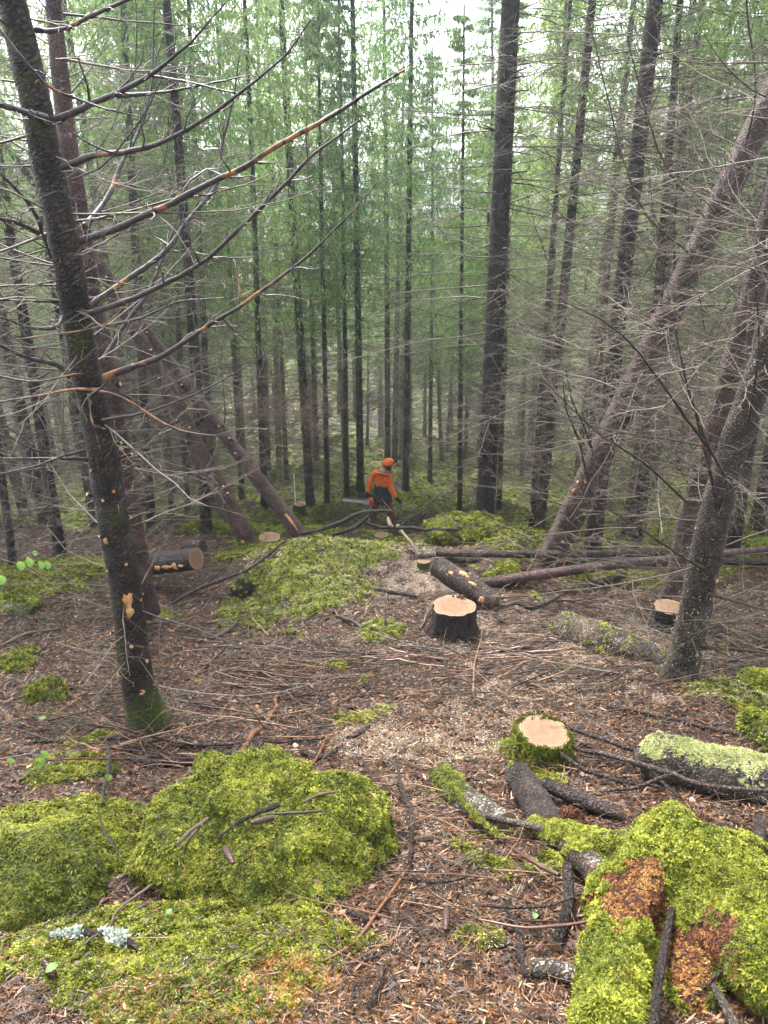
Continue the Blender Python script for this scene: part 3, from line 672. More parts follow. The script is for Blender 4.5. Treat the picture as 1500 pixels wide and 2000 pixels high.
# ------------------------------------------------------------------ big trunks
def trunk_curve(pts, n):
    """pts: (px, py, Y, width_px)"""
    a = []
    for px, py, Y, w in pts:
        p = P(px, py, Y); a.append([*p, size(w, p) / 2 * .85])
    return resample(a, n)
def straight(a, b, w0, w1, n=160, t0=0., t1=1.5):
    A, Bp = P(*a), P(*b); t = np.linspace(t0, t1, n)[:, None]; c = A + (Bp - A) * t
    return np.hstack([c, size(w0, A) / 2 * .85 * (1 - t) + size(w1, Bp) / 2 * .85 * t])
def trunk_mesh(name, cur, mat, parent, sides=32, wob=.10, seed=0, flare=.0, lumps=()):
    b = Batch(); Pn, Rn = cur[:, :3], cur[:, 3].copy()
    if flare: s = np.r_[0, np.cumsum(np.linalg.norm(np.diff(Pn, axis=0), axis=1))]; Rn = Rn * (1 + flare * np.exp(-s / .16))
    V = b.tubes(Pn, Rn, sides, .5, cap=True, wob=0, facet=(0, -1., .0))
    W = V[0]; q = W / max(Rn.max(), .01); q = q * np.array([1.6, 1.6, .7])
    k = 1 + wob * fbm(q, 4, seed)[..., None] + wob * .35 * fbm(W * np.array([60, 60, 90.]), 3, seed + 5)[..., None]
    for (t, a, h) in lumps: pass
    n = W.shape[0] * sides; b.V[0] = (Pn[:, None, :] + (W - Pn[:, None, :]) * k).reshape(-1, 3)
    for e in range(1, len(b.V)):                         # caps follow the roughened rings
        ring = b.V[0].reshape(W.shape)[0 if e == 1 else -1]; b.V[e] = np.vstack([ring, ring.mean(0)[None]])
    return b.build(name, [MAT[mat], MAT['cut_wood']], parent)
def _cap1(o): return o
def surf(cur, px, py, lift=.004):
    """point on a trunk's camera side seen at photo pixel"""
    pr = cur[:, :3]; d = pr[:, 1] * math.cos(PITCH) - (pr[:, 2] - EYE) * math.sin(PITCH)
    X = 750 + F_PX * pr[:, 0] / d; Yp = 1000 - F_PX * (pr[:, 1] * math.sin(PITCH) + (pr[:, 2] - EYE) * math.cos(PITCH)) / d
    i = int(np.argmin(np.abs(Yp - py) + .35 * np.abs(X - px))); c, r = pr[i], cur[i, 3]; t = nrm(pr[min(i + 1, len(pr) - 1)] - pr[max(i - 1, 0)])
    e1 = np.array([0, -1., 0]); e1 = nrm(e1 - e1.dot(t) * t); e2 = nrm(np.cross(t, e1)); e2 = e2 * (1 if e2[0] > 0 else -1)
    s = np.clip((px - X[i]) / F_PX * d[i] / r, -.97, .97); n = e1 * math.sqrt(1 - s * s) + e2 * s
    return c + n * (r + lift), n, t, i, r
def wound(cur, px, py, w, h, parent, mat='peeled', seed=0, name='peeled_patch', along_a=None):
    """a patch of bared wood that follows the trunk's roundness"""
    rng = np.random.default_rng(seed + int(px)); c, n, t, i, r = surf(cur, px, py); d = depth(c); W, Hh = size(w, c) / 2, size(h, c) / 2
    s = nrm(np.cross(t, n)); axis = c - n * (r + .004); m = 22; V = [c + n * .007]
    for q in range(3):
        f = (q + 1) / 3
        for k in range(m):
            a = k / m * 2 * PI; g = f * (1 + .35 * math.sin(a * 3 + seed) * rng.uniform(.2, 1) + rng.uniform(-.14, .14)) if q == 2 else f
            x = math.cos(a) * W * g; ang = np.clip(x / r, -1.25, 1.25); lift = r * (1.035 if q < 2 else .985) + (.004 if q < 2 else -.002)
            V.append(axis + (n * math.cos(ang) + s * math.sin(ang)) * lift + t * math.sin(a) * Hh * g)
    T = [[0, 1 + k, 1 + (k + 1) % m] for k in range(m)]
    Q = [[1 + q * m + k, 1 + (q + 1) * m + k, 1 + (q + 1) * m + (k + 1) % m, 1 + q * m + (k + 1) % m] for q in range(2) for k in range(m)]
    mk(name, V, Q, T, [MAT[mat]], parent)
def stub(cur, px, py, L, w, parent, dirn=None, mat='peeled', seed=0, name='branch_stub'):
    c, n, t, i, r = surf(cur, px, py, -.012); rng = np.random.default_rng(seed + int(py)); R0 = size(w, c) / 2
    d = nrm(n + .35 * t + rng.normal(size=3) * .15 if dirn is None else np.array(dirn, float))
    b = Batch(); pts = np.array([c, c + d * L * .5, c + d * L]); b.tubes(pts, np.array([R0 * 1.25, R0, R0 * .8]), 9, .2, cap='end', wob=.25, seed=seed, capmat=1)
    b.build(name, [MAT['bark_dark'] if mat == 'peeled' else MAT[mat], MAT['peeled']], parent)
def limb(name, pts, parent, mat='limb', seed=0, k1=5, k2=3, sides=8, tw=.0016, f1=.22, n=34, wig=.035, tint=None, taper=None, rel=True):
    """branch along photo pixels; pts (px, py, Y, width_px)"""
    rng = np.random.default_rng(seed); a = []
    for px, py, Y, w in pts:
        p = P(px, py, Y); a.append([*p, max(size(w, p) / 2 * .72, .0014)])
    c = resample(a, n); L = np.linalg.norm(np.diff(c[:, :3], axis=0), axis=1).sum()
    c[:, :3] += wig * L * .25 * np.stack([fbm(c[:, :3] * (5 / max(L, .4)) + seed * 3.7 + 9 * q_, 4, seed + q_, .65) for q_ in range(3)], -1) * np.clip(np.linspace(0, 6, n), 0, 1)[:, None]
    b = Batch(); tn = rng.uniform(0, 1) if tint is None else tint
    b.tubes(c[:, :3], c[:, 3] * (1 + .13 * rng.uniform(-1, 1, n)), sides, tn, cap=True, wob=.06, seed=seed)
    if k1:
        p, d, pi, t = kids(c[None, :, :3], k1, rng, .75, .25, .97, .45)
        r = np.interp(t, np.linspace(0, 1, n), c[:, 3]); L1 = L * f1 * (1.2 - .7 * t) * rng.uniform(.3, 1.2, len(p))
        c1 = curves(p, d, L1, 7, rng, .13, .0, .35 * (rng.uniform() - .2)); r1 = np.maximum(np.minimum(r * .45, .006), tw); b.tubes(c1, r1[:, None] * np.linspace(1, .4, 7), 4, np.clip(tn * .6 + rng.uniform(-.2, .3, len(p)), 0, 1))
        if k2:
            p, d, pj, t = kids(c1, k2, rng, .8, .2, .95, .3); L2 = L1[pj] * .4 * rng.uniform(.4, 1.2, len(pj)); c2 = curves(p, d, L2, 4, rng, .16)
            b.tubes(c2, np.maximum(r1[pj] * .55, tw * .7)[:, None] * np.linspace(1, .5, 4), 3, np.clip(tn * .5 + rng.uniform(-.1, .4, len(pj)), 0, 1))
    return b.build(name, [MAT[mat]], parent)

# --- left tree, close to the camera
def root_of(cur, name, label, cat='tree', group=None):
    e = empty(name, (0, 0, 0)); e.location = (0, 0, 0); tag(e, label, cat, group); return e
def anchor(e, base):
    """put the Empty at the thing's base and keep its parts where they are"""
    b = Vector(base); e.location = b
    for ch in [o for o in bpy.data.objects if o.parent == e]: ch.location = ch.location - b
LT = trunk_curve([(290, 1410, 3.72, 80), (272, 1350, 3.70, 72), (256, 1240, 3.66, 72), (243, 1130, 3.62, 72), (222, 1020, 3.58, 71), (203, 900, 3.54, 70),
                  (182, 790, 3.5, 66), (160, 690, 3.46, 66), (147, 600, 3.42, 67), (121, 450, 3.38, 69), (92, 320, 3.34, 68), (70, 200, 3.30, 68), (36, 60, 3.26, 66), (8, -60, 3.22, 64), (-20, -220, 3.2, 60)], 220)
lt = root_of(LT, 'spruce_tree', 'nearest dark spruce at left with pale wound marks and long rising dead limbs', 'tree')
trunk_mesh('trunk', LT, 'bark_dark', lt, 40, .11, 3, flare=.32)
for k, (px, py, L, w) in enumerate([(193, 908, .04, 11), (227, 946, .03, 12), (186, 962, .04, 13), (216, 958, .05, 11), (212, 1036, .05, 9), (253, 1085, .035, 11), (221, 1097, .03, 9), (266, 1152, .07, 9), (265, 1243, .02, 14), (225, 1235, .03, 14),
                                  (287, 1283, .03, 12), (250, 1298, .06, 8), (283, 1335, .03, 13), (243, 893, .09, 11), (238, 860, .05, 12)]):
    stub(LT, px, py, L * 1.1, w * .72, lt, seed=k)
for k, (px, py, w, h) in enumerate([(258, 1158, 20, 46), (262, 1180, 17, 26), (284, 1335, 14, 16), (226, 1232, 8, 30), (215, 1040, 9, 16), (250, 1298, 7, 18), (289, 1282, 10, 12)]):
    wound(LT, px, py, w, h, lt, seed=k)
LIMBS = [
 [(112, 235, 3.3, 22), (180, 200, 3.2, 17), (270, 160, 3.1, 13), (360, 95, 3.0, 8), (440, 5, 2.95, 4)],
 [(230, 187, 3.15, 14), (310, 182, 3.1, 8), (400, 165, 3.05, 6), (490, 146, 3.0, 3)],
 [(290, 148, 3.1, 7), (370, 160, 3.0, 6), (430, 176, 2.95, 5), (485, 186, 2.9, 3)],
 [(120, 328, 3.3, 20), (180, 306, 3.2, 17), (240, 298, 3.1, 15), (320, 278, 3.0, 13), (400, 233, 2.95, 11), (480, 172, 2.9, 9), (550, 112, 2.85, 7), (608, 36, 2.8, 4)],
 [(155, 472, 3.35, 20), (215, 450, 3.25, 19), (300, 412, 3.2, 18), (400, 362, 3.15, 17), (455, 340, 3.1, 15), (565, 272, 3.0, 14), (685, 203, 2.9, 10), (787, 138, 2.85, 6)],
 [(176, 597, 3.4, 18), (250, 545, 3.5, 15), (322, 490, 3.6, 14), (372, 425, 3.7, 12), (422, 360, 3.8, 10), (436, 280, 3.9, 8), (455, 200, 3.9, 5), (465, 110, 3.9, 3)],
 [(178, 612, 3.4, 17), (290, 570, 3.3, 15), (380, 522, 3.2, 13), (450, 465, 3.1, 12), (545, 372, 3.05, 11), (610, 305, 3.0, 8), (705, 236, 2.95, 4)],
 [(205, 738, 3.45, 22), (320, 690, 3.3, 15), (400, 640, 3.25, 12), (470, 597, 3.2, 11), (580, 515, 3.15, 8), (670, 430, 3.1, 5), (735, 362, 3.05, 3)],
 [(165, 442, 3.6, 20), (205, 396, 3.75, 15), (240, 315, 3.9, 12), (270, 262, 4.0, 10), (292, 190, 4.05, 7), (300, 90, 4.1, 5), (302, -10, 4.1, 4)],
 [(200, 705, 3.7, 14), (240, 640, 3.8, 12), (290, 570, 3.9, 10), (320, 500, 4.0, 8), (350, 400, 4.1, 5), (345, 330, 4.1, 3)],
 [(100, 232, 3.35, 22), (60, 222, 3.1, 18), (25, 212, 2.9, 16), (-30, 195, 2.8, 14)],
 [(88, 462, 3.4, 16), (45, 440, 3.2, 12), (0, 428, 3.0, 10), (-40, 424, 2.9, 8)],
 [(70, 58, 3.3, 18), (120, 58, 3.2, 12), (200, 20, 3.1, 12), (285, -15, 3.0, 8)],
 [(82, 440, 3.8, 12), (50, 390, 3.6, 10), (0, 340, 3.4, 7), (-40, 310, 3.2, 5)],
 [(88, 420, 3.2, 8), (100, 500, 3.15, 8), (75, 430, 3.0, 9)],
 [(0, 60, 2.9, 10), (45, 115, 2.9, 9), (95, 168, 3.0, 8), (140, 190, 3.1, 7), (210, 212, 3.1, 5), (275, 228, 3.1, 3)],
 [(125, 618, 3.35, 15), (105, 640, 3.2, 12), (60, 640, 3.1, 8), (0, 618, 3.0, 6)],
 [(135, 735, 3.4, 12), (110, 712, 3.3, 14), (60, 700, 3.2, 12), (0, 675, 3.1, 10), (-30, 660, 3.0, 9)],
 [(170, 898, 3.45, 13), (130, 895, 3.3, 9), (60, 896, 3.2, 6), (-10, 895, 3.1, 5)],
 [(165, 880, 3.4, 9), (125, 890, 3.2, 8), (60, 912, 3.0, 5), (0, 925, 2.9, 3)],
 [(245, 918, 3.35, 9), (268, 905, 3.3, 8)],
 [(140, 350, 3.2, 5), (190, 330, 3.1, 5), (270, 240, 3., 4), (320, 150, 2.9, 3)],
 [(190, 640, 3.3, 7), (280, 620, 3.2, 6), (350, 590, 3.1, 5), (450, 580, 3.0, 3)],
 [(200, 820, 3.4, 9), (300, 800, 3.2, 7), (400, 760, 3.1, 5), (520, 690, 3.0, 3), (575, 640, 2.9, 2)],
]
for k, pts in enumerate(LIMBS):
    o = limb('branch', pts, lt, seed=100 + k, k1=11 if len(pts) > 3 else 3, k2=3, f1=.17, tint=.7 if k in (4, 7, 8) else .3 if k in (3, 15, 5) else .02, mat='limb')
b = Batch(); rr = np.random.default_rng(61)
M = 56; ii = rr.integers(15, 205, M); p0 = LT[ii, :3]; ang = rr.uniform(0, 2 * PI, M)
d0 = np.stack([np.cos(ang), np.sin(ang) * .8, rr.uniform(-.25, .35, M)], -1); d0[:, 0] -= .35
branch_system(b, p0, d0, rr.uniform(.35, 1.25, M), rr.uniform(.003, .007, M), rr, 7, 3, 4, .01, .09, .1)
tag(b.build('dead_twigs', [MAT['twig']], lt), kind='stuff')
anchor(lt, LT[0, :3])
lap('left tree')

# --- second reddish spruce behind it
S2 = trunk_curve([(290, 1195, 6.4, 46), (278, 1120, 6.3, 42), (250, 960, 6.1, 42), (225, 800, 5.9, 42), (205, 690, 5.8, 42), (185, 600, 5.7, 42), (150, 400, 5.5, 46), (118, 150, 5.4, 40), (100, -60, 5.3, 36), (90, -250, 5.2, 34)], 120)
s2 = root_of(S2, 'spruce_tree', 'thin reddish spruce standing right behind the nearest dark spruce')
trunk_mesh('trunk', S2, 'bark_red', s2, 24, .08, 5, flare=.2)
for k, (px, py, L, w) in enumerate([(245, 865, .05, 12), (232, 745, .04, 9), (283, 1143, .05, 9), (262, 1000, .04, 8), (240, 890, .05, 10)]): stub(S2, px, py, L, w, s2, seed=k)

def dead_limbs(root, cur, n, L, seed, rad=(.004, .010), bias=(0, 0, 0), up=(-.25, .35), k1=9, k2=4, t=(.06, .95), stuff=False, droop=.0, lift=.05, mats='twig', wander=.07, tint=(0, 1)):
    rng = np.random.default_rng(seed); N = len(cur); jobs = []
    for m in range(n):
        i = int(rng.uniform(*t) * (N - 1)); a = rng.uniform(0, 2 * PI); tg = nrm(cur[min(i + 1, N - 1), :3] - cur[max(i - 1, 0), :3])
        e1 = nrm(np.cross(tg, [0, 1., 0])); e2 = np.cross(tg, e1); d = nrm(e1 * math.cos(a) + e2 * math.sin(a) + tg * rng.uniform(*up) + np.array(bias))
        jobs.append((cur[i, :3] + d * cur[i, 3] * .7, d, rng.uniform(*L), rng.uniform(*rad), rng.uniform(*tint)))
    if stuff:
        b = Batch(); branch_system(b, [j[0] for j in jobs], [j[1] for j in jobs], [j[2] for j in jobs], [j[3] for j in jobs], rng, k1, k2, 4, droop, wander, lift, tint=np.array([j[4] for j in jobs]))
        tag(b.build('dead_twigs', [MAT[mats]], root), kind='stuff')
    else:
        for j in jobs:
            b = Batch(); branch_system(b, [j[0]], [j[1]], j[2], j[3], rng, k1, k2, 5, droop, wander, lift, n=9, tint=np.array([j[4]])); b.build('branch', [MAT[mats]], root)
dead_limbs(s2, S2, 26, (.5, 1.6), 62, (.004, .009), (-.5, 0, .1))
anchor(s2, S2[0, :3])

# --- right side: three leaning trunks
C1 = straight((1062, 1122, 7.9), (1500, 205, 6.7), 62, 60, 200, 0, 1.5)
c1 = root_of(C1, 'leaning_trunk', 'thick cut spruce trunk leaning to the right, orange scars near its hanging foot', 'leaning tree', 'felled trunks hung up on their neighbours')
trunk_mesh('trunk', C1, 'bark_red', c1, 36, .07, 7)
for k, (px, py, w, h) in enumerate([(1100, 1088, 15, 40), (1085, 1118, 12, 28), (1112, 1050, 10, 18), (1080, 1064, 7, 18), (1117, 956, 8, 16), (1125, 940, 7, 10)]): wound(C1, px, py, w, h, c1, seed=k)
for k, (px, py) in enumerate([(1048, 1100), (1140, 930), (1165, 960), (1230, 800), (1200, 850), (1290, 640), (1340, 560), (1405, 420), (1270, 720), (1095, 1040)]): stub(C1, px, py, .05, 7, c1, seed=k, mat='bark_dark', name='snag')
for k, pts in enumerate([[(1145, 930, 7.5, 7), (1130, 860, 7.0, 6), (1105, 790, 6.7, 4), (1100, 740, 6.6, 2)], [(1160, 890, 7.4, 7), (1140, 830, 7.2, 6), (1115, 775, 7.0, 4), (1105, 720, 6.9, 2)],
                         [(1318, 540, 7.2, 6), (1318, 430, 7.0, 5), (1325, 330, 6.9, 3)], [(1282, 670, 7.2, 7), (1295, 560, 7.0, 6), (1300, 480, 6.9, 4)], [(1455, 300, 6.6, 6), (1475, 180, 6.4, 5), (1460, 20, 6.2, 5), (1455, -40, 6.1, 3)],
                         [(1380, 430, 6.8, 6), (1290, 300, 6.2, 6), (1225, 70, 5.8, 4)], [(1350, 500, 6.9, 6), (1240, 380, 6.2, 6), (1190, 200, 6.0, 4), (1150, 30, 5.9, 3)]]):
    limb('branch', pts, c1, seed=200 + k, k1=6, k2=3, f1=.2, tint=.1 if k < 5 else .6, mat='limb' if k < 5 else 'twig')
dead_limbs(c1, C1, 64, (.7, 2.0), 63, (.004, .009), (-.3, .5, .1), (-.2, .5), 10, 4, t=(.12, .95), tint=(.3, 1))
anchor(c1, C1[0, :3])
C2 = trunk_curve([(1306, 1168, 6.2, 44), (1322, 1120, 6.18, 46), (1345, 1010, 6.1, 50), (1385, 880, 6.0, 54), (1425, 740, 5.9, 56), (1465, 600, 5.8, 56), (1500, 450, 5.7, 54), (1560, 200, 5.5, 50), (1610, 0, 5.4, 46), (1670, -250, 5.2, 42)], 160)
c2 = root_of(C2, 'spruce_tree', 'reddish spruce with a fresh felling notch above its dark stump', 'tree')
trunk_mesh('trunk', C2, 'bark_red', c2, 32, .08, 8)
wound(C2, 1316, 1160, 32, 20, c2, 'cut_wood', name='felling_notch')
dead_limbs(c2, C2, 58, (.5, 1.7), 64, (.003, .008), (-.5, -.2, .0), (-.3, .4), 9, 4, t=(.1, .9), tint=(.3, 1))
anchor(c2, C2[0, :3])
C3 = trunk_curve([(1322, 1345, 4.45, 84), (1334, 1290, 4.42, 74), (1355, 1200, 4.4, 70), (1375, 1100, 4.35, 70), (1395, 1010, 4.3, 68), (1425, 900, 4.25, 66), (1462, 790, 4.2, 66), (1500, 690, 4.15, 66), (1570, 500, 4.05, 64), (1650, 280, 3.95, 62), (1750, 0, 3.8, 60)], 170)
c3 = root_of(C3, 'spruce_tree', 'grey-barked spruce at right edge flecked with white sawdust near its base', 'tree')
tr = trunk_mesh('trunk', C3, 'bark_grey', c3, 36, .10, 9, flare=.15)
coat(tr, CHIP_C, 1500, 1.6, lambda w, n: np.exp(-((w[:, 2] + 1.15) / .42) ** 2) * (n[:, 1] < .3), zmin=-2, name='sawdust')
for k, (px, py, w, h) in enumerate([(1330, 1305, 20, 26), (1292, 1330, 9, 24), (1350, 1262, 9, 9), (1392, 1122, 9, 9)]): wound(C3, px, py, w, h, c3, seed=k)
for k, pts in enumerate([[(1400, 980, 4.2, 10), (1365, 830, 4.0, 9), (1340, 740, 3.9, 6), (1320, 640, 3.85, 4)], [(1405, 1010, 4.1, 8), (1420, 960, 4.0, 9), (1380, 860, 3.9, 8), (1345, 760, 3.8, 4)],
                         [(1460, 830, 4.0, 9), (1470, 780, 3.9, 8), (1482, 680, 3.8, 6), (1478, 560, 3.7, 3)], [(1375, 1110, 4.2, 8), (1290, 1060, 4.0, 6), (1200, 1000, 3.8, 4), (1130, 960, 3.7, 3)],
                         [(1385, 1160, 4.2, 9), (1440, 1175, 4.0, 8), (1510, 1195, 3.8, 6)], [(1372, 1265, 4.3, 9), (1440, 1268, 4.1, 8), (1520, 1278, 3.9, 6)], [(1340, 980, 4.1, 7), (1250, 900, 3.9, 6), (1160, 840, 3.8, 4), (1060, 740, 3.7, 3)],
                         [(1400, 900, 4.1, 8), (1300, 760, 3.9, 7), (1200, 640, 3.8, 5), (1100, 590, 3.7, 3)]]):
    limb('branch', pts, c3, seed=220 + k, k1=7, k2=3, f1=.2, tint=.1, mat='twig' if k > 2 else 'limb')
dead_limbs(c3, C3, 60, (.5, 1.6), 65, (.0025, .006), (-.45, -.2, .1), (-.3, .5), 8, 4, t=(.1, .95), tint=(.2, 1))
anchor(c3, C3[0, :3])

# --- two cut trunks leaning to the left
for (pts, lab, sd, ws) in [([(487, 1062, 9.3, 42), (465, 1010, 9.3, 40), (438, 955, 9.3, 40), (395, 882, 9.35, 38), (352, 800, 9.4, 36), (312, 735, 9.5, 34), (265, 650, 9.6, 30), (190, 500, 9.8, 26), (90, 300, 10, 22)], 'leaning cut trunk whose foot shows one small orange cut, on the outside of the pair', 71, [(478, 1052, 9, 16)]),
                           ([(592, 1052, 9.4, 36), (560, 1005, 9.4, 34), (505, 945, 9.45, 32), (450, 872, 9.5, 30), (392, 790, 9.6, 28), (335, 712, 9.7, 27), (290, 655, 9.8, 25), (200, 520, 10, 22), (60, 300, 10.3, 18)], 'slimmer leaning cut trunk with a long orange tear near its foot', 72, [(573, 1018, 6, 44), (586, 1050, 12, 10)])]:
    cv = straight(pts[0][:3], pts[5][:3], pts[0][3], pts[5][3], 140, 0, 2.1); e = root_of(cv, 'leaning_trunk', lab, 'leaning tree', 'felled trunks hung up on their neighbours'); trunk_mesh('trunk', cv, 'bark_red', e, 28, .07, sd)
    for k, (px, py, w, h) in enumerate(ws): wound(cv, px, py, w, h, e, seed=k)
    rr = np.random.default_rng(sd)
    for k in range(12):
        i = rr.integers(20, 110); c = cv[i, :3]; dd = c[1] * math.cos(PITCH) - (c[2] - EYE) * math.sin(PITCH)
        stub(cv, 750 + F_PX * c[0] / dd + rr.uniform(-14, 14), 1000 - F_PX * (c[1] * math.sin(PITCH) + (c[2] - EYE) * math.cos(PITCH)) / dd, rr.uniform(.03, .12), 5, e, dirn=(rr.uniform(-.2, .6), -.6, rr.uniform(.2, .9)), mat='bark_dark', seed=k, name='snag')
    dead_limbs(e, cv, 12, (.5, 1.8), sd + 5, (.004, .008), (0, 0, .2), (-.2, .6), 9, 3, t=(.2, .95), stuff=True)
    anchor(e, cv[0, :3])
lap('trunks')

# ------------------------------------------------------------------ standing spruces: a few kinds, then copies with their parts
H_T, R_T = 24.0, .15
def spruce_kind(seed, fine=False, crown_from=8.0):
    rng = np.random.default_rng(seed); e = empty('spruce_tree')
    n = 40; z = np.linspace(-.3, H_T, n); tt = z / H_T
    x = .06 * np.sin(tt * 5 + seed) * tt; y = .06 * np.cos(tt * 4 + seed) * tt
    rad = R_T * (1 - .72 * np.clip(tt, 0, 1)) * (1 + .45 * np.exp(-np.clip(z, 0, 9) / .22))
    b = Batch(); cur = np.stack([x, y, z], -1); b.tubes(cur, rad, 14, .5, wob=.08, seed=seed, facet=(1, 0, 0))
    ns = 60; zi = rng.uniform(.4, 10, ns); a = rng.uniform(0, 2 * PI, ns); p0 = np.stack([np.cos(a) * .1, np.sin(a) * .1, zi], -1); d = np.stack([np.cos(a), np.sin(a), .2 + 0 * a], -1)
    b.tubes(curves(p0, d, rng.uniform(.08, .3, ns), 3, rng, .1), np.tile([.013, .010, .005], (ns, 1)), 4, .4)
    b.build('trunk', [MAT['bark_far']], e)
    # dead, needle-less twigs
    top = crown_from + 3 if not fine else crown_from + 3; step = .26 if not fine else .24
    zz = np.arange(.7 if not fine else 1.1, top, step); per = 5 if not fine else 4
    zi = np.repeat(zz, per) + rng.uniform(-.12, .12, len(zz) * per); a = rng.uniform(0, 2 * PI, len(zi)); M = len(zi)
    p0 = np.stack([np.cos(a) * .09, np.sin(a) * .09, zi], -1); d = np.stack([np.cos(a), np.sin(a), rng.uniform(-.2, .25, M)], -1)
    L = rng.uniform(.7, 2.5, M) * np.clip(.35 + zi / 5, .4, 1.1)
    b = Batch(); branch_system(b, p0, d, L, rng.uniform(.006, .011, M), rng, 11 if not fine else 10, 4, 4, .035, .10, .0, n=6, f1=.40, f2=.5, droop1=.09, rmin=.0030 if not fine else .0022, tint=rng.uniform(.15, .95, M))
    tag(b.build('dead_twigs', [MAT['twig']], e), kind='stuff')
    # green crown: drooping side shoots hung with needle sprays
    zz = np.arange(crown_from, H_T - .2, .40); zi = np.repeat(zz, 5) + rng.uniform(-.1, .1, len(zz) * 5); M = len(zi); a = rng.uniform(0, 2 * PI, M)
    Lb = (2.7 * (1 - np.clip((zi - 8) / (H_T - 8), 0, 1)) ** .8 + .25) * rng.uniform(.6, 1.15, M)
    keep = rng.uniform(0, 1, M) < np.clip((zi - crown_from) / 3.5 + .2, 0, .5 if fine else 1); zi, a, Lb = zi[keep], a[keep], Lb[keep]; M = len(zi)
    p0 = np.stack([np.cos(a) * .05, np.sin(a) * .05, zi], -1); d = np.stack([np.cos(a), np.sin(a), np.full(M, .12)], -1)
    c0 = curves(p0, d, Lb, 7, rng, .06, .10, .2); bb = Batch(); bb.tubes(c0, np.linspace(.012, .004, 7)[None] * np.ones((M, 1)), 3, .3)
    p, dd, pi, t = kids(c0, 13, rng, .95, .12, 1.0, .7); L1 = np.clip(Lb[pi] * .34, .15, .75) * rng.uniform(.5, 1.2, len(pi))
    c1 = curves(p, dd, L1, 5, rng, .10, .35)
    nb = 6; N = len(c1); tb = rng.uniform(.1, 1, (N, nb)); f = tb * 4; i = np.minimum(f.astype(int), 3); u = (f - i)[..., None]; m = np.arange(N)[:, None]
    q = c1[m, i] * (1 - u) + c1[m, i + 1] * u; q = q.reshape(-1, 3); tg = nrm((c1[m, i + 1] - c1[m, i])).reshape(-1, 3)
    K = len(q); dn = nrm(tg * .8 + rng.normal(size=(K, 3)) * .45 + np.array([0, 0, -.45])); l = rng.uniform(.12, .30, K)[:, None]; w = rng.uniform(.012, .026, K)[:, None]
    s = nrm(np.cross(dn, rng.normal(size=(K, 3))))
    V = np.stack([q, q + dn * l * .45 + s * w, q + dn * l, q + dn * l * .45 - s * w], 1).reshape(-1, 3); Q = np.arange(K * 4).reshape(-1, 4)
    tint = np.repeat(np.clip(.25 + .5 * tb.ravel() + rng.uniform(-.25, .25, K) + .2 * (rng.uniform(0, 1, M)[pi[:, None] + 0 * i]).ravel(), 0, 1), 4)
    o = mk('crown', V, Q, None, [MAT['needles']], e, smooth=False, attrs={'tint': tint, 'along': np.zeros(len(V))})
    tag(o, kind='stuff')
    tag(bb.build('crown_boughs', [MAT['twig']], e), kind='stuff')
    return e
KINDS_FAR = [spruce_kind(s) for s in (301, 302, 303, 304)]
KINDS_NEAR = [spruce_kind(s, True, 11.5) for s in (311, 312)]
lap('kinds')
_used = set()
def place_tree(kind, x, y, rad, yaw, label, group=None, tilt=(0, 0), z=None, hs=1.0):
    if kind.name not in _used: _used.add(kind.name); e = kind
    else:
        e = kind.copy(); C.collection.objects.link(e)
        for ch in [o for o in bpy.data.objects if o.parent == kind]:
            c = ch.copy(); c.parent = e; C.collection.objects.link(c)
    s = rad / R_T; e.location = (x, y, (g1(x, y) if z is None else z) - .05); e.scale = (s, s, s * hs); e.rotation_euler = (tilt[0], tilt[1], yaw); e.rotation_mode = 'ZYX'
    # yaw about own axis first, then tilt
    e.rotation_mode = 'QUATERNION'; e.rotation_quaternion = (Matrix.Rotation(tilt[1], 4, 'Y') @ Matrix.Rotation(tilt[0], 4, 'X') @ Matrix.Rotation(yaw, 4, 'Z')).to_quaternion()
    tag(e, label, 'tree', group); return e
FARG = 'spruces standing in the forest around the glade'
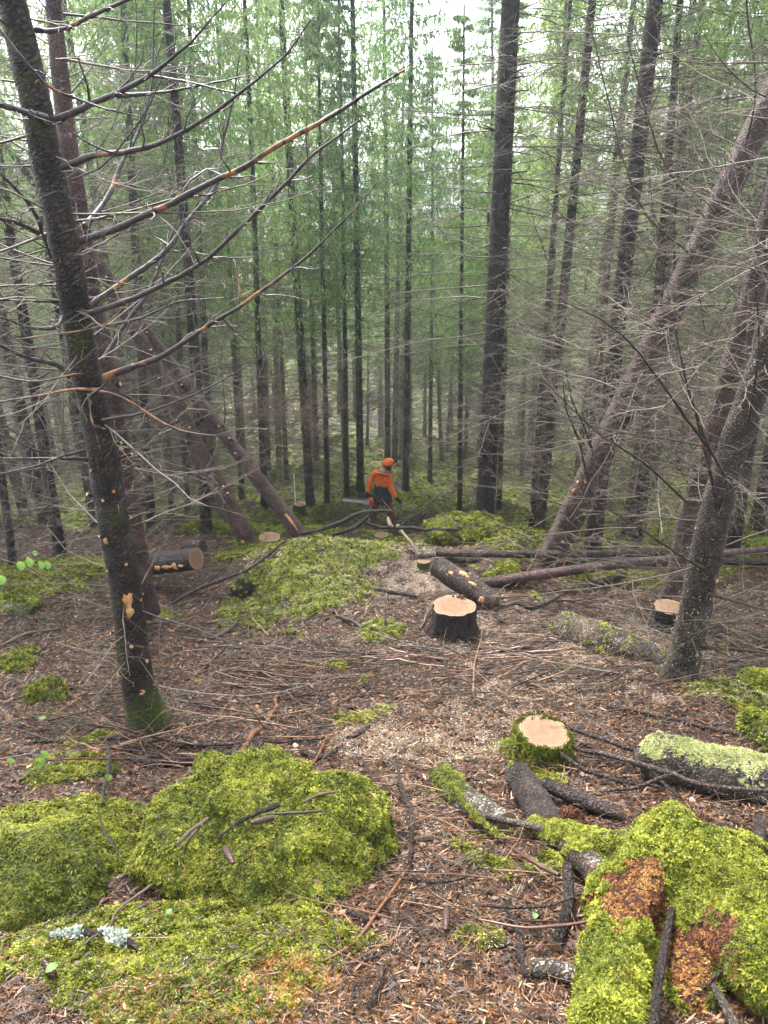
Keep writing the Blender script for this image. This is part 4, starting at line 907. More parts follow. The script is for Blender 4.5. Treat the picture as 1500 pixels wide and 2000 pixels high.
TREES = [  # base px, base py, top px (at py=0), width px at the base, near kind?, label
 (944, 1062, 1000, 40, 1, 'tallest clear straight spruce trunk, purple brown, right of the worker', 12.3),
 (1052, 1045, 1160, 22, 1, 'lichen-flecked leaning spruce, the taller of the two close thin trunks', 13.5),
 (1038, 1045, 1112, 15, 1, 'thin shaggy trunk with lichen tufts beside its taller neighbour', 14),
 (1160, 1052, 1282, 34, 1, 'broad brown trunk partly hidden behind the thick leaning cut trunk', 10.5),
 (606, 985, 549, 19, 0, 'dark slim spruce left of the worker, thickest of that file', None),
 (792, 958, 806, 15, 0, 'slim spruce rooted in bright moss right of the orange helmet', None),
 (639, 985, 622, 12, 0, 'thin dark trunk second in the file left of the worker', None),
 (677, 965, 664, 12, 0, 'thin dark trunk above the chainsaw bar', None),
 (704, 955, 690, 16, 0, 'stouter dark trunk just left of the orange jacket', None),
 (757, 915, 752, 13, 0, 'brown trunk rising straight behind the orange helmet', None),
 (840, 940, 846, 10, 0, 'very thin trunk with bristling dead twigs right of the worker', None),
 (898, 1010, 905, 11, 0, 'twiggy thin trunk left of the tallest spruce', None),
 (520, 1035, 478, 15, 0, 'thin dark trunk behind the leaning cut pair', 19),
 (475, 1000, 418, 13, 0, 'slender trunk behind the upper leaning cut trunk', 20),
 (366, 1012, 318, 12, 0, 'thin dark trunk on green moss between the leaning trunk and the red spruce', 15),
 (332, 992, 290, 12, 0, 'thin trunk near the small moss clearing', 17),
 (292, 1020, 240, 20, 0, 'brown trunk just right of the nearest dark tree', 13),
 (118, 1080, -55, 24, 1, 'thin reddish spruce leaning inwards on the brown slope by the left edge', 9.6),
 (412, 1000, 370, 15, 0, 'trunk standing behind the foot of the outer leaning trunk', 15.5),
 (35, 1150, -120, 12, 1, 'spindly sapling trunk at the left frame edge', 8.2),
 (560, 945, 520, 11, 0, 'very slim trunk behind the top of the leaning pair', 24),
 (975, 985, 1010, 10, 0, 'thin trunk showing just right of the tallest spruce', 18),
 (1250, 1020, 1330, 20, 1, 'shadowed trunk in the twig thicket at right', 12.5),
 (1400, 1075, 1560, 24, 1, 'trunk far back in the thicket between the two right leaning spruces', 10.2),
]
occ = []
for k, (bx, by, tx, w, neark, lab, Y) in enumerate(TREES):
    b0 = hit(bx, by) if Y is None else P(bx, by, Y)
    if Y is not None: b0[2] = g1(b0[0], Y)
    tp = P(tx, 0, b0[1]); lean = math.atan2(tp[0] - b0[0], tp[2] - b0[2]); rad = size(w, b0) / 2 * (.92)
    place_tree((KINDS_NEAR if neark else KINDS_FAR)[k % (2 if neark else 4)], b0[0], b0[1], max(rad, .07) if k != 19 else .05, k * 2.1, lab, FARG, (0, lean)); occ.append((b0[0], b0[1]))
def DESC(x, y):
    side = 'left of' if x < -.12 * y else 'right of' if x > .18 * y else 'straight behind'
    d = 'near slender spruce with bare grey limbs, in the twig thicket' if y < 19 else 'slim dark spruce in the middle depth of the stand' if y < 32 else 'faint far spruce deep in the misty stand'
    return d + ', ' + side + ' the worker'
rt = np.random.default_rng(77); cnt = 0; tries = 0
while cnt < 160 and tries < 6000:
    tries += 1
    y = (rt.uniform(18.5, 40) if rt.uniform() < .6 else rt.uniform(36, 62)) if cnt > 26 else rt.uniform(9.5, 19); x = rt.uniform(-1, 1) * (.56 * y + 2.5)
    px = 750 + F_PX * x / (y * .9135 + 7 * .407)
    if y < 26 and 560 < px < 930: continue
    if y < 19 and 430 < px < 1120: continue
    if y < 14 and px < 330 and px > 60: continue
    dmin = 1.25 if y < 19 else 1.5 if y < 40 else 1.9
    if min([(x - a) ** 2 + (y - c) ** 2 for a, c in occ]) < dmin ** 2: continue
    occ.append((x, y)); side = y < 19
    place_tree((KINDS_NEAR if side else KINDS_FAR)[cnt % (2 if side else 4)], x, y, rt.uniform(.075, .15) * (1 if y < 45 else 1.25), rt.uniform(0, 6.28),
               DESC(x, y), FARG, (rt.normal() * .015, rt.normal() * .025), hs=rt.uniform(.7, .85) if y < 19 else rt.uniform(.7, 1.0) if y < 28 else rt.uniform(.55, .85) if y < 42 else rt.uniform(.55, .75)); cnt += 1
lap('trees %d' % cnt)

# ------------------------------------------------------------------ logs
def log(name, pts, label, mat='bark_log', cat='log', seed=0, sides=26, wob=.07, n=60, capmat='cut_wood', moss=None, group=None, sag=0.):
    """pts (px, py, Y or None for on the ground, width_px[, dz])"""
    a = []
    for q in pts:
        p = hz(q[0], q[1], q[4] if len(q) > 4 else 0) if q[2] is None else P(q[0], q[1], q[2]); a.append([*p, size(q[3], p) / 2])
    c = resample(a, n); base = c[0, :3].copy(); b = Batch(); V = b.tubes(c[:, :3], c[:, 3], sides, .5, cap=True, wob=wob, seed=seed)
    o = mk(name, b.V[0], np.vstack(b.Q), None, [MAT[mat]], attrs={'tint': b.A[0], 'along': b.H[0]}, loc=base)
    for e, T in zip((1, 2), b.T):
        T = T - T.min(); mk('cut_face', b.V[e] - base, None, T, [MAT[capmat]], o, attrs={'along': b.H[e], 'tint': b.A[e]})
    tag(o, label, cat, group)
    if moss: coat(o, *moss[:4], seed=seed)
    return o, c
o, PL = log('cut_log', [(285, 1104, 7.75, 40), (330, 1098, 7.65, 42), (384, 1091, 7.5, 44)], 'short peeled log with round pale end and orange bark scars', 'bark_wet', seed=1, wob=.05)
for k, (px, py, w, h) in enumerate([(352, 1091, 10, 34), (335, 1094, 12, 22), (318, 1098, 9, 26), (366, 1102, 10, 14), (344, 1106, 16, 10)]):
    wound(PL, px, py, h * .5, w * 1.6, o, seed=k)
for ch in [q for q in bpy.data.objects if q.parent == o and q.name.startswith('peeled')]: ch.location = -Vector(PL[0, :3])
log('cut_log', [(362, 1068, 8.2, 26), (396, 1068, 8.1, 26)], 'stub of dark log behind the short peeled log', 'bark_log', seed=2, wob=.25, capmat='bark_wet')
LG3, PL3 = log('cut_log', [(855, 1106, None, 42, .36), (905, 1140, None, 45, .22), (968, 1178, None, 44, .06)], 'dark log propped behind the middle stump, cut face turned up to the left', 'bark_log', seed=3, wob=.06)
for k, (px, py, w, h) in enumerate([(925, 1137, 12, 22), (948, 1165, 16, 14), (900, 1128, 8, 12), (940, 1150, 7, 18)]):
    wound(PL3, px, py, w, h, LG3, seed=k + 3)
for ch in LG3.children:
    if ch.name.startswith('peeled'): ch.location = -Vector(PL3[0, :3])
log('felled_pole', [(845, 1080, None, 14, .10), (1000, 1082, None, 15, .14), (1250, 1080, None, 14, .12), (1520, 1076, None, 13, .12)], 'long thin pole lying across the glade, upper of the two side by side', 'bark_log', cat='felled trunk', seed=4, n=90, sides=14)
log('felled_pole', [(862, 1094, None, 12, .07), (1100, 1096, None, 14, .09), (1300, 1095, None, 14, .09), (1520, 1098, None, 13, .09)], 'long thin pole with snags, lower of the two side by side', 'bark_wet', cat='felled trunk', seed=5, n=90, sides=14)
log('felled_pole', [(945, 1138, None, 20, .08), (1045, 1124, None, 20, .14), (1200, 1103, None, 19, .25), (1310, 1092, None, 16, .30), (1520, 1070, None, 13, .35)], 'red brown thin trunk slanting under the hanging foot of the thick leaning trunk', 'bark_red', cat='felled trunk', seed=6, n=90, sides=16)
log('cut_log', [(1132, 1148, None, 13, .05), (1165, 1138, None, 13, .06), (1222, 1122, None, 12, .08)], 'little round of branch wood with small orange end, on the moss', 'bark_log', seed=7, sides=14)
log('birch_log', [(812, 1086, None, 13, .1), (850, 1081, None, 13, .12)], 'short pale birch length at the tip of the long thin poles', 'bark_birch', seed=8, sides=14)
log('mossy_log', [(1105, 1228, None, 66, .03), (1160, 1248, None, 70, .04), (1230, 1272, None, 66, .03), (1300, 1292, None, 50, .0)], 'fat old log with mossy end and sawdust-whitened side by the flecked spruce', 'bark_log', seed=9, wob=.16, moss=(MOSS_C, 1800, 1.0, lambda w, n: (n[:, 2] > .0) * np.where(w[:, 0] < 1.5, 1, .12)))
lg = [q for q in bpy.data.objects if q.name.startswith('mossy_log')][-1]; coat(lg, CHIP_C, 2600, 1.25, lambda w, n: (w[:, 0] > 1.3) * (n[:, 2] > -.3), zmin=-1, name='sawdust')
log('mossy_log', [(1254, 1478, None, 40, .09), (1268, 1480, None, 78, .10), (1330, 1492, None, 92, .11), (1420, 1512, None, 96, .11), (1540, 1530, None, 96, .11)], 'thick grey log with pale moss on top running out of the right edge', 'bark_grey', seed=10, wob=.24, sides=44, n=90,
    moss=(MOSSP_C, 7000, .6, lambda w, n: np.clip(((n[:, 2] + .75 * nz(w[:, 0], w[:, 1] * .6 + w[:, 2], 9, 4, 4)) - .55) * 3, 0, 1)))
lg = [q for q in bpy.data.objects if q.name.startswith('mossy_log')][-1]; coat(lg, CHIP_C, 900, .9, lambda w, n: 1. * (n[:, 2] > -.1), name='sawdust')
log('birch_log', [(862, 1518, None, 52, .04), (905, 1560, None, 54, .04), (990, 1612, None, 50, .03)], 'mossy birch log with papery pale bark at its near end', 'bark_birch', seed=11, wob=.12, moss=(MOSSD_C, 2200, .6, lambda w, n: (n[:, 2] > .05) * (nz(w[:, 0], w[:, 1], 12, 2, 2) > -.25) * (w[:, 0] < .36)))
log('cut_log', [(1010, 1512, None, 50, .08), (1040, 1560, None, 62, .05), (1072, 1622, None, 66, .03)], 'dark wet log end with frayed grey tip under the near stump', 'bark_wet', seed=12, wob=.16)
log('broken_branch', [(1062, 1530, None, 26, .08), (1120, 1555, None, 32, .06), (1180, 1580, None, 28, .05), (1225, 1600, None, 14, .02)], 'shiny brown branch piece with torn orange end, lying beside the dark wet log', 'bark_wet', cat='branch', seed=13, wob=.10, capmat='peeled')
log('mossy_branch', [(880, 1530, None, 14, .09), (925, 1590, None, 15, .07), (985, 1640, None, 12, .03)], 'green mossy pole resting along the birch log', 'moss_base', cat='branch', seed=14, wob=.2, sides=10, moss=(MOSS_C, 500, .4, lambda w, n: 1. * (n[:, 2] > 0)))
log('broken_branch', [(930, 1590, None, 12, .05), (1010, 1608, None, 14, .07), (1085, 1625, None, 16, .07)], 'pale lichen-tipped branch pointing at the dark wet log', 'bark_grey', cat='branch', seed=15, sides=12)
log('birch_piece', [(1034, 1888, None, 34, .03), (1080, 1893, None, 36, .03), (1136, 1908, None, 34, .03)], 'short length of white birch at the foot of the mossy root', 'bark_birch', cat='log', seed=16, wob=.06, sides=18)
log('broken_branch', [(1108, 1690, None, 20, .10), (1110, 1760, None, 22, .05), (1085, 1850, None, 26, .02)], 'dark upright branch piece standing left of the mossy root', 'bark_wet', cat='branch', seed=17, sides=12, wob=.15)
log('broken_branch', [(1312, 1775, None, 12, .16), (1296, 1860, None, 17, .12), (1284, 1930, None, 18, .10), (1276, 2010, None, 20, .08)], 'wet dark stick embedded in orange rotten wood', 'bark_wet', cat='branch', seed=18, sides=12, wob=.12)
log('broken_branch', [(1388, 1918, None, 10, .06), (1412, 1958, None, 18, .06), (1438, 2010, None, 20, .05)], 'pale grey split stick near the lower right corner', 'bark_grey', cat='branch', seed=19, sides=10, wob=.2)
log('broken_branch', [(1482, 1598, None, 16, .05), (1484, 1625, None, 24, .05), (1478, 1660, None, 20, .04)], 'short shiny purple branch stub at the right frame edge', 'bark_wet', cat='branch', seed=20, sides=12, wob=.15)
log('lichen_branch', [(98, 1832, None, 10, .03), (150, 1822, None, 14, .04), (205, 1826, None, 14, .04), (245, 1836, None, 16, .04), (270, 1852, None, 10, .02)], 'curved dark branch tufted with white lichen on the moss', 'bark_wet', cat='branch', seed=21, sides=10, wob=.1)
lb = [q for q in bpy.data.objects if q.name.startswith('lichen_branch')][-1]
LIC_C = proto_coll('lichen_tufts', [ribbons(rg, 9, .012, .006, 1.2, .2, 2, .5, .002).build('lichen_a', [MAT['lichen']])])
coat(lb, LIC_C, 420, .9, lambda w, n: (n[:, 2] > 0) * (nz(w[:, 0], w[:, 1], 16, 2, 3) > -.15), npick=1, name='lichen', zmin=-1)
log('cut_log', [(700, 968, None, 9, .3), (745, 968, None, 9, .3)], 'thin dark pole lying in the moss behind the worker', 'bark_wet', cat='branch', seed=22, sides=8)

lap('logs')
# hand-placed sticks
def stick(pts, label, mat='red_stick', seed=0, dz=.02, k1=0, tint=None, f1=.22, name='fallen_branch'):
    rng = np.random.default_rng(seed); a = []
    for i, q in enumerate(pts):
        p = hz(q[0], q[1], dz if len(q) < 4 else q[3]); a.append([*p, size(q[2], p) / 2])
    c = resample(a, 20); L = np.linalg.norm(np.diff(c[:, :3], axis=0), axis=1).sum(); c[:, :3] += .02 * L * fbm(c[:, :3] * 7 + seed, 2, seed)[:, None] * rng.normal(size=3)
    b = Batch(); tn = rng.uniform(.1, .8) if tint is None else tint; base = c[0, :3].copy()
    b.tubes(c[:, :3], c[:, 3] * (1 + .15 * rng.uniform(-1, 1, 20)), 7, tn, cap=True, wob=.1, seed=seed)
    if k1:
        p, d, pi, t = kids(c[None, :, :3], k1, rng, .8, .1, .95, .7); d[:, 2] = np.abs(d[:, 2]) * .5 + .05; c1 = curves(p, d, L * f1 * rng.uniform(.3, 1.1, k1), 5, rng, .14, .02)
        b.tubes(c1, np.maximum(c[:, 3].mean() * .35, .0016) * np.linspace(1, .4, 5)[None] * np.ones((k1, 1)), 4, tn)
    o = b.build(name, [MAT[mat]], None, loc=base); tag(o, label, 'fallen branch', 'fallen branches and sticks on the ground'); return o
ST = [
 ([(228, 1478, 14), (290, 1492, 20), (340, 1490, 16), (420, 1482, 14), (482, 1462, 16)], 'dark wet crooked branch lying just behind the large boulder', 'bark_wet', 2),
 ([(460, 1482, 12), (498, 1432, 11), (530, 1396, 9), (546, 1354, 7)], 'stick with a bare orange upper end leaning over the large boulder top', 'red_stick', 0),
 ([(45, 1448, 6), (150, 1447, 9), (240, 1442, 8), (292, 1428, 5)], 'dark stick lying before the foot of the nearest spruce', 'bark_wet', 3),
 ([(190, 1462, 5), (400, 1456, 9), (530, 1450, 7), (625, 1443, 4)], 'long straight dark stick between the nearest spruce and the large boulder', 'bark_wet', 5),
 ([(332, 1388, 5), (382, 1322, 6), (442, 1262, 4)], 'thin pale stick slanting up just right of the nearest spruce', 'twig', 2),
 ([(380, 1262, 5), (450, 1264, 6), (525, 1267, 5)], 'light stick lying level on the brown litter', 'twig', 1),
 ([(376, 1328, 4), (440, 1337, 7), (540, 1350, 4), (650, 1357, 3)], 'long reddish stick crossing the litter behind the large boulder', 'red_stick', 4),
 ([(410, 1248, 9), (445, 1232, 11), (468, 1206, 5)], 'grey forked branch piece lying on the needle litter', 'twig', 1),
 ([(772, 1482, 5, .12), (788, 1545, 8, .08), (800, 1600, 9, .05), (800, 1690, 8, .03)], 'thin dark stick lying straight up the slope in the picture middle', 'bark_wet', 3),
 ([(500, 1906, 4), (600, 1886, 5), (660, 1862, 6), (750, 1762, 7), (800, 1690, 5)], 'long thin dark branch bowing across the lower middle', 'red_stick', 4),
 ([(270, 1930, 3), (330, 1956, 4), (430, 1956, 5), (560, 1924, 6), (640, 1872, 5)], 'thin curved branch over the orange moss at the bottom', 'bark_wet', 5),
 ([(345, 1650, 6, .3), (375, 1622, 8, .3), (405, 1598, 7, .3)], 'short peeled stick lying on the left shoulder of the large boulder', 'twig', 1),
 ([(425, 1636, 5, .34), (490, 1594, 9, .34), (545, 1572, 12, .34)], 'black forked twig lying over the top of the large boulder', 'bark_wet', 2),
 ([(520, 1590, 5, .33), (575, 1586, 6, .33), (632, 1583, 5, .33)], 'lichen-grey twig on the face of the large boulder', 'twig', 2),
 ([(562, 1482, 14, .30), (578, 1505, 10, .28), (588, 1530, 6, .27)], 'short black snag standing on top of the large boulder', 'bark_wet', 0),
 ([(590, 1568, 5, .3), (625, 1552, 6, .3), (657, 1546, 5, .3)], 'little brown twig near the right shoulder of the large boulder', 'red_stick', 0),
 ([(1112, 1422, 9, .1), (1180, 1444, 10, .12), (1255, 1470, 9, .12)], 'smooth dark branch fanning right from the near stump, uppermost of the fan', 'bark_wet', 5),
 ([(1120, 1462, 8, .08), (1200, 1476, 10, .13), (1300, 1508, 10, .16), (1400, 1538, 9, .22), (1510, 1545, 8, .2)], 'long green-tinged branch sweeping over the thick grey mossy log', 'bark_log', 6),
 ([(1108, 1437, 10, .06), (1170, 1462, 10, .07), (1240, 1490, 8, .07), (1330, 1560, 5, .03)], 'dark branch in the middle of the fan right of the near stump', 'bark_wet', 5),
 ([(1095, 1472, 7, .1), (1140, 1502, 9, .06), (1190, 1520, 8, .04), (1290, 1538, 5, .03)], 'dark kinked branch coming from under the near stump face', 'bark_wet', 4),
 ([(1180, 1546, 5, .05), (1260, 1530, 9, .08), (1335, 1504, 6, .2)], 'forked shiny branch crossing in front of the thick grey mossy log', 'bark_log', 3),
 ([(1186, 1378, 8), (1240, 1388, 9), (1300, 1402, 9), (1400, 1424, 9), (1505, 1452, 9)], 'long slightly bent branch lying on the sawdusty litter behind the thick mossy log', 'bark_log', 8),
 ([(928, 1768, 4, .06), (990, 1774, 7, .08), (1060, 1770, 7, .10), (1136, 1745, 5, .10)], 'arched dark twig left of the mossy root, upper of two', 'bark_wet', 2),
 ([(936, 1796, 4, .05), (1030, 1812, 6, .07), (1100, 1808, 7, .08), (1150, 1800, 5, .1)], 'brown twig left of the mossy root, lower of two', 'red_stick', 2),
 ([(986, 1776, 10, .04), (1012, 1820, 14, .04), (1022, 1862, 13, .03), (1026, 1905, 10, .03)], 'bent dark branch standing on the litter beside the birch length', 'bark_wet', 2),
 ([(782, 1714, 6, .03), (860, 1722, 9, .04), (905, 1715, 7, .04), (960, 1660, 5, .06)], 'curved dark twig in the middle of the reddish litter', 'bark_wet', 4),
 ([(990, 1648, 6, .04), (1040, 1682, 10, .08), (1092, 1708, 9, .10)], 'thicker twig with bared orange bark pointing at the mossy root', 'red_stick', 3),
 ([(750, 1634, 10), (800, 1640, 12), (845, 1640, 10)], 'short dark stick beside the dark-patched end of the large boulder', 'bark_wet', 1),
 ([(640, 1738, 7), (680, 1778, 10), (720, 1800, 7)], 'dark stick at the foot of the large boulder', 'bark_wet', 1),
 ([(720, 1970, 8, .03), (740, 1920, 9, .03), (752, 1895, 6, .03)], 'knobbly brown stick on orange moss at the bottom edge', 'bark_wet', 1),
 ([(1335, 1960, 4, .05), (1400, 1900, 6, .07), (1450, 1860, 6, .08), (1510, 1835, 6, .1)], 'thin brown branch over the moss in the lower right corner', 'bark_log', 2),
 ([(190, 1590, 3, .14), (212, 1640, 4, .16), (240, 1680, 3, .16)], 'thin twig poking down the low moss mound', 'bark_wet', 1),
 ([(208, 1450, 5, .05), (214, 1490, 8, .1), (206, 1530, 7, .08), (200, 1568, 5, .05)], 'dark upright twig in front of the nearest spruce foot', 'bark_wet', 1),
 ([(160, 1845, 5, .05), (240, 1770, 5, .05), (330, 1700, 7, .08), (400, 1610, 5, .3)], 'long pale brown stem climbing to the left shoulder of the large boulder', 'twig', 2),
 ([(600, 1118, 4), (625, 1150, 6), (640, 1180, 6), (705, 1228, 7)], 'grey twig lying down the slope of the central mound', 'twig', 2),
 ([(330, 1182, 6, .03), (400, 1145, 8, .12), (480, 1115, 6, .25), (560, 1055, 4, .35)], 'thin dark branch rising across the left side of the central mound', 'bark_log', 5),
 ([(730, 1150, 5), (770, 1158, 9), (812, 1165, 6)], 'short dark stick on the sawdusty mound before the middle stump', 'bark_wet', 2),
 ([(820, 1226, 5), (860, 1170, 2), (905, 1130, 1)], 'faint twig beside the middle stump', 'twig', 0),
 ([(1012, 1178, 9, .05), (1040, 1186, 11, .05), (1072, 1175, 9, .1), (1098, 1160, 5, .14)], 'black curved branch right of the middle stump', 'bark_wet', 1),
 ([(945, 1172, 6, .05), (990, 1164, 8, .06), (1035, 1162, 6, .06)], 'reddish stick right behind the middle stump', 'red_stick', 2),
 ([(940, 1184, 4, .04), (1010, 1180, 6, .05), (1120, 1178, 4, .04), (1190, 1192, 3, .04)], 'long thin stick right of the middle stump', 'bark_wet', 3),
 ([(960, 1196, 6, .08), (978, 1212, 8, .05), (992, 1220, 6, .03)], 'thick short twig with orange tip near the middle stump', 'bark_wet', 0),
 ([(930, 1278, 5), (1000, 1270, 8), (1060, 1262, 7), (1110, 1238, 6)], 'red brown branch in front of the old sawdusted log', 'red_stick', 3),
 ([(760, 1265, 4), (860, 1288, 7), (960, 1282, 7), (1130, 1265, 5)], 'longest red brown branch of the brash in front of the middle stump', 'red_stick', 5),
 ([(620, 1300, 4), (720, 1283, 5), (800, 1296, 5), (900, 1300, 4)], 'thin branch across the brown litter before the middle stump', 'red_stick', 4),
 ([(1400, 1240, 6), (1450, 1262, 8), (1510, 1275, 8)], 'dark branch behind the sawdusted spruce at the right edge', 'bark_wet', 3),
 ([(0, 1262, 5), (60, 1236, 6), (115, 1228, 4)], 'pale bent stick on the bare brown slope at left', 'twig', 1),
 ([(600, 1505, 5), (620, 1480, 6), (640, 1440, 6), (690, 1405, 4)], 'brown stick behind the right shoulder of the large boulder', 'red_stick', 2),
 ([(590, 1470, 10), (625, 1478, 11), (660, 1462, 7)], 'dark bark strip behind the large boulder', 'bark_wet', 0),
 ([(680, 1442, 10), (700, 1432, 11), (720, 1420, 9)], 'pale broken stick on the sawdust patch', 'bark_grey', 0),
 ([(505, 1318, 12, .02), (512, 1300, 9, .08), (508, 1284, 4, .12)], 'small dark rotten stub sticking out of the litter', 'bark_wet', 0),
 ([(590, 1042, 7, .15), (640, 1030, 9, .3), (672, 1018, 10, .45), (700, 1003, 9, .6), (748, 998, 6, .75), (770, 1000, 3, .7)], 'dark arched branch rising in front of the worker legs', 'bark_wet', 6),
 ([(650, 1045, 8, .2), (700, 1026, 9, .4), (716, 1012, 7, .5), (730, 1000, 4, .6)], 'dark branch crossing under the arched one at the brash heap', 'bark_wet', 6),
 ([(700, 1016, 6, .4), (760, 1030, 8, .3), (830, 1034, 7, .3), (900, 1030, 5, .3)], 'long dark branch running right from the brash heap', 'bark_wet', 7),
 ([(768, 1052, 3, .15), (771, 1032, 4, .35), (764, 1012, 3, .55), (748, 1000, 2, .65)], 'pale bent twig standing right of the low bright stump', 'bark_grey', 1),
 ([(780, 1042, 5, .1), (800, 1062, 6, .1), (818, 1082, 5, .08)], 'thin stick leaning towards the tiny flat stump', 'twig', 2),
 ([(753, 1226, 6, .02), (753, 1205, 5, .08), (752, 1186, 3, .15)], 'tiny upright black snag behind the small moss cushion', 'bark_wet', 0),
]
for k, (pts, lab, mt, kk) in enumerate(ST): stick(pts, lab, mt, 400 + k, k1=kk)

lap('sticks')
# brash: heaps of fine branches nobody could count
def brash(name, lst, label, seed, mat='red_stick', L=(.3, 1.0), r=(.0026, .0075), k1=5, k2=2, up=(-.02, .22), n_=6, tint=(0, 1)):
    rng = np.random.default_rng(seed); b = Batch()
    for px, py, rx, ry, n in lst:
        cx, cy, ex, ey = patch(px, py, rx, ry); x = cx + ex * rng.normal(size=n) * .6; y = cy + ey * rng.normal(size=n) * .6; z = G(x, y) + rng.uniform(0.005, .06, n)
        a = rng.uniform(0, 2 * PI, n); a = np.where(rng.uniform(0, 1, n) < .6, rng.normal(0, .5, n) + PI * (rng.uniform(0, 1, n) < .5), a)
        sl = (G(x + .2 * np.cos(a), y + .2 * np.sin(a)) - G(x, y)) / .2
        d = np.stack([np.cos(a), np.sin(a), sl + rng.uniform(*up, n)], -1)
        branch_system(b, np.stack([x, y, z], -1), d, rng.uniform(*L, n), rng.uniform(*r, n), rng, k1, k2, 5, .015, .10, .0, n=n_, tint=rng.uniform(*tint, n), f1=.3, droop1=.03, rmin=.0012)
    o = b.build(name, [MAT[mat]]); V = np.empty(len(o.data.vertices) * 3, np.float32); o.data.vertices.foreach_get('co', V); V = V.reshape(-1, 3)
    V[:, 2] = np.maximum(V[:, 2], G(V[:, 0], V[:, 1]) + .004); o.data.vertices.foreach_set('co', V.ravel()); o.data.update()
    tag(o, label, kind='stuff'); return o
brash('brushwood', [(480, 1340, 170, 70, 46), (400, 1250, 130, 50, 22), (600, 1270, 150, 40, 20), (300, 1480, 230, 30, 26), (560, 1420, 120, 40, 20)], 'fine reddish twigs strewn on the needle litter left of the middle', 81)
brash('brushwood', [(980, 1290, 210, 40, 60), (880, 1260, 120, 30, 20), (1050, 1200, 110, 40, 45), (1150, 1210, 90, 30, 20)], 'tangle of red and grey brash around the middle stump', 82)
brash('brushwood', [(1250, 1250, 130, 50, 26), (1430, 1290, 110, 50, 44), (1440, 1200, 100, 50, 30), (1350, 1350, 160, 30, 20)], 'grey brash under the right spruces', 83, 'twig', L=(.4, 1.2))
brash('brushwood', [(480, 1350, 190, 80, 44), (700, 1290, 200, 60, 30), (950, 1300, 220, 50, 44), (200, 1430, 180, 40, 24), (1150, 1350, 200, 40, 24), (1120, 1220, 110, 40, 24)], 'dark wet twigs tangled over the litter across the glade', 89, 'twig', tint=(0, .35))
brash('brushwood', [(1180, 1470, 110, 40, 34), (1250, 1420, 130, 40, 26), (1150, 1560, 120, 60, 30), (930, 1640, 130, 70, 40), (1000, 1750, 110, 60, 20), (900, 1820, 180, 90, 26), (800, 1560, 100, 80, 26)], 'small twigs on the ground between near stump and boulder', 84, L=(.12, .45), r=(.0012, .0035))
brash('brushwood', [(300, 1700, 60, 50, 8), (100, 1500, 160, 50, 24), (600, 1900, 400, 90, 26), (300, 1560, 200, 50, 8), (1330, 1480, 150, 50, 12)], 'loose thin twigs on the moss near the camera', 85, L=(.08, .32), r=(.001, .0026), k1=2, k2=0)
brash('brushwood', [(720, 1030, 70, 12, 70), (850, 1025, 90, 14, 110), (640, 1040, 80, 10, 36), (900, 1050, 70, 14, 46)], 'brown conifer brash heaped behind the crest where the worker stands', 86, 'twig', L=(.6, 1.7), r=(.005, .014), k1=10, k2=5, up=(.0, .5), tint=(.0, .6))
brash('brushwood', [(300, 1130, 130, 40, 34), (220, 1150, 120, 40, 20), (430, 1090, 60, 20, 14), (450, 1180, 60, 30, 14), (350, 1210, 80, 30, 14)], 'dark brash beside the short peeled log', 87, 'twig', L=(.4, 1.1), tint=(0, .7))
brash('brushwood', [(560, 830, 60, 20, 1), (600, 1010, 100, 14, 20), (1150, 1140, 120, 20, 24), (1000, 1150, 60, 20, 30), (820, 1060, 60, 10, 14)], 'scattered dead branches around the long thin poles', 88, 'twig', L=(.4, 1.2))
# reddish dead brash hanging in the trees left of centre
b = Batch(); rr = np.random.default_rng(91)
for px, py, Y, n in [(560, 850, 14, 26), (530, 800, 13.5, 16), (600, 800, 14.5, 14)]:
    c = P(px, py, Y); p0 = c + rr.normal(size=(n, 3)) * np.array([.25, .3, .3]); d = np.stack([rr.uniform(-.9, .9, n), rr.normal(size=n) * .3, rr.uniform(-.2, .8, n)], -1)
    branch_system(b, p0, d, rr.uniform(.5, 1.3, n), .006, rr, 10, 4, 4, .05, .1, .1, tint=rr.uniform(.45, .8, n), droop1=.08, rmin=.0025)
o = b.build('hanging_brushwood', [MAT['red_stick']]); tag(o, 'rusty brown dead boughs caught between trunks above the leaning pair', kind='stuff')

lap('brash')
# thicket of bare twigs between the near trees
def thicket(name, lst, label, seed, mat='twig', L=(.5, 1.6), r=(.0025, .006), k1=9, k2=4, dirs=((-1, 1), (-.5, .5), (-.3, .6)), tint=(.1, 1), rmin=.0013):
    rng = np.random.default_rng(seed); b = Batch()
    for px, py, Y, sx, sy, n in lst:
        c = P(px, py, Y); s1 = size(sx, c); s2 = size(sy, c); p0 = c + rng.normal(size=(n, 3)) * np.array([s1, .5, s2]) * .6; p0[:, 2] = np.maximum(p0[:, 2], G(p0[:, 0], p0[:, 1]) + .1)
        d = np.stack([rng.uniform(*dirs[0], n), rng.uniform(*dirs[1], n), rng.uniform(*dirs[2], n)], -1)
        branch_system(b, p0, d, rng.uniform(*L, n) * (Y / 5) ** .5, rng.uniform(*r, n), rng, k1, k2, 4, .01, .09, .08, tint=rng.uniform(*tint, n), rmin=rmin)
    o = b.build(name, [MAT[mat]]); tag(o, label, kind='stuff')
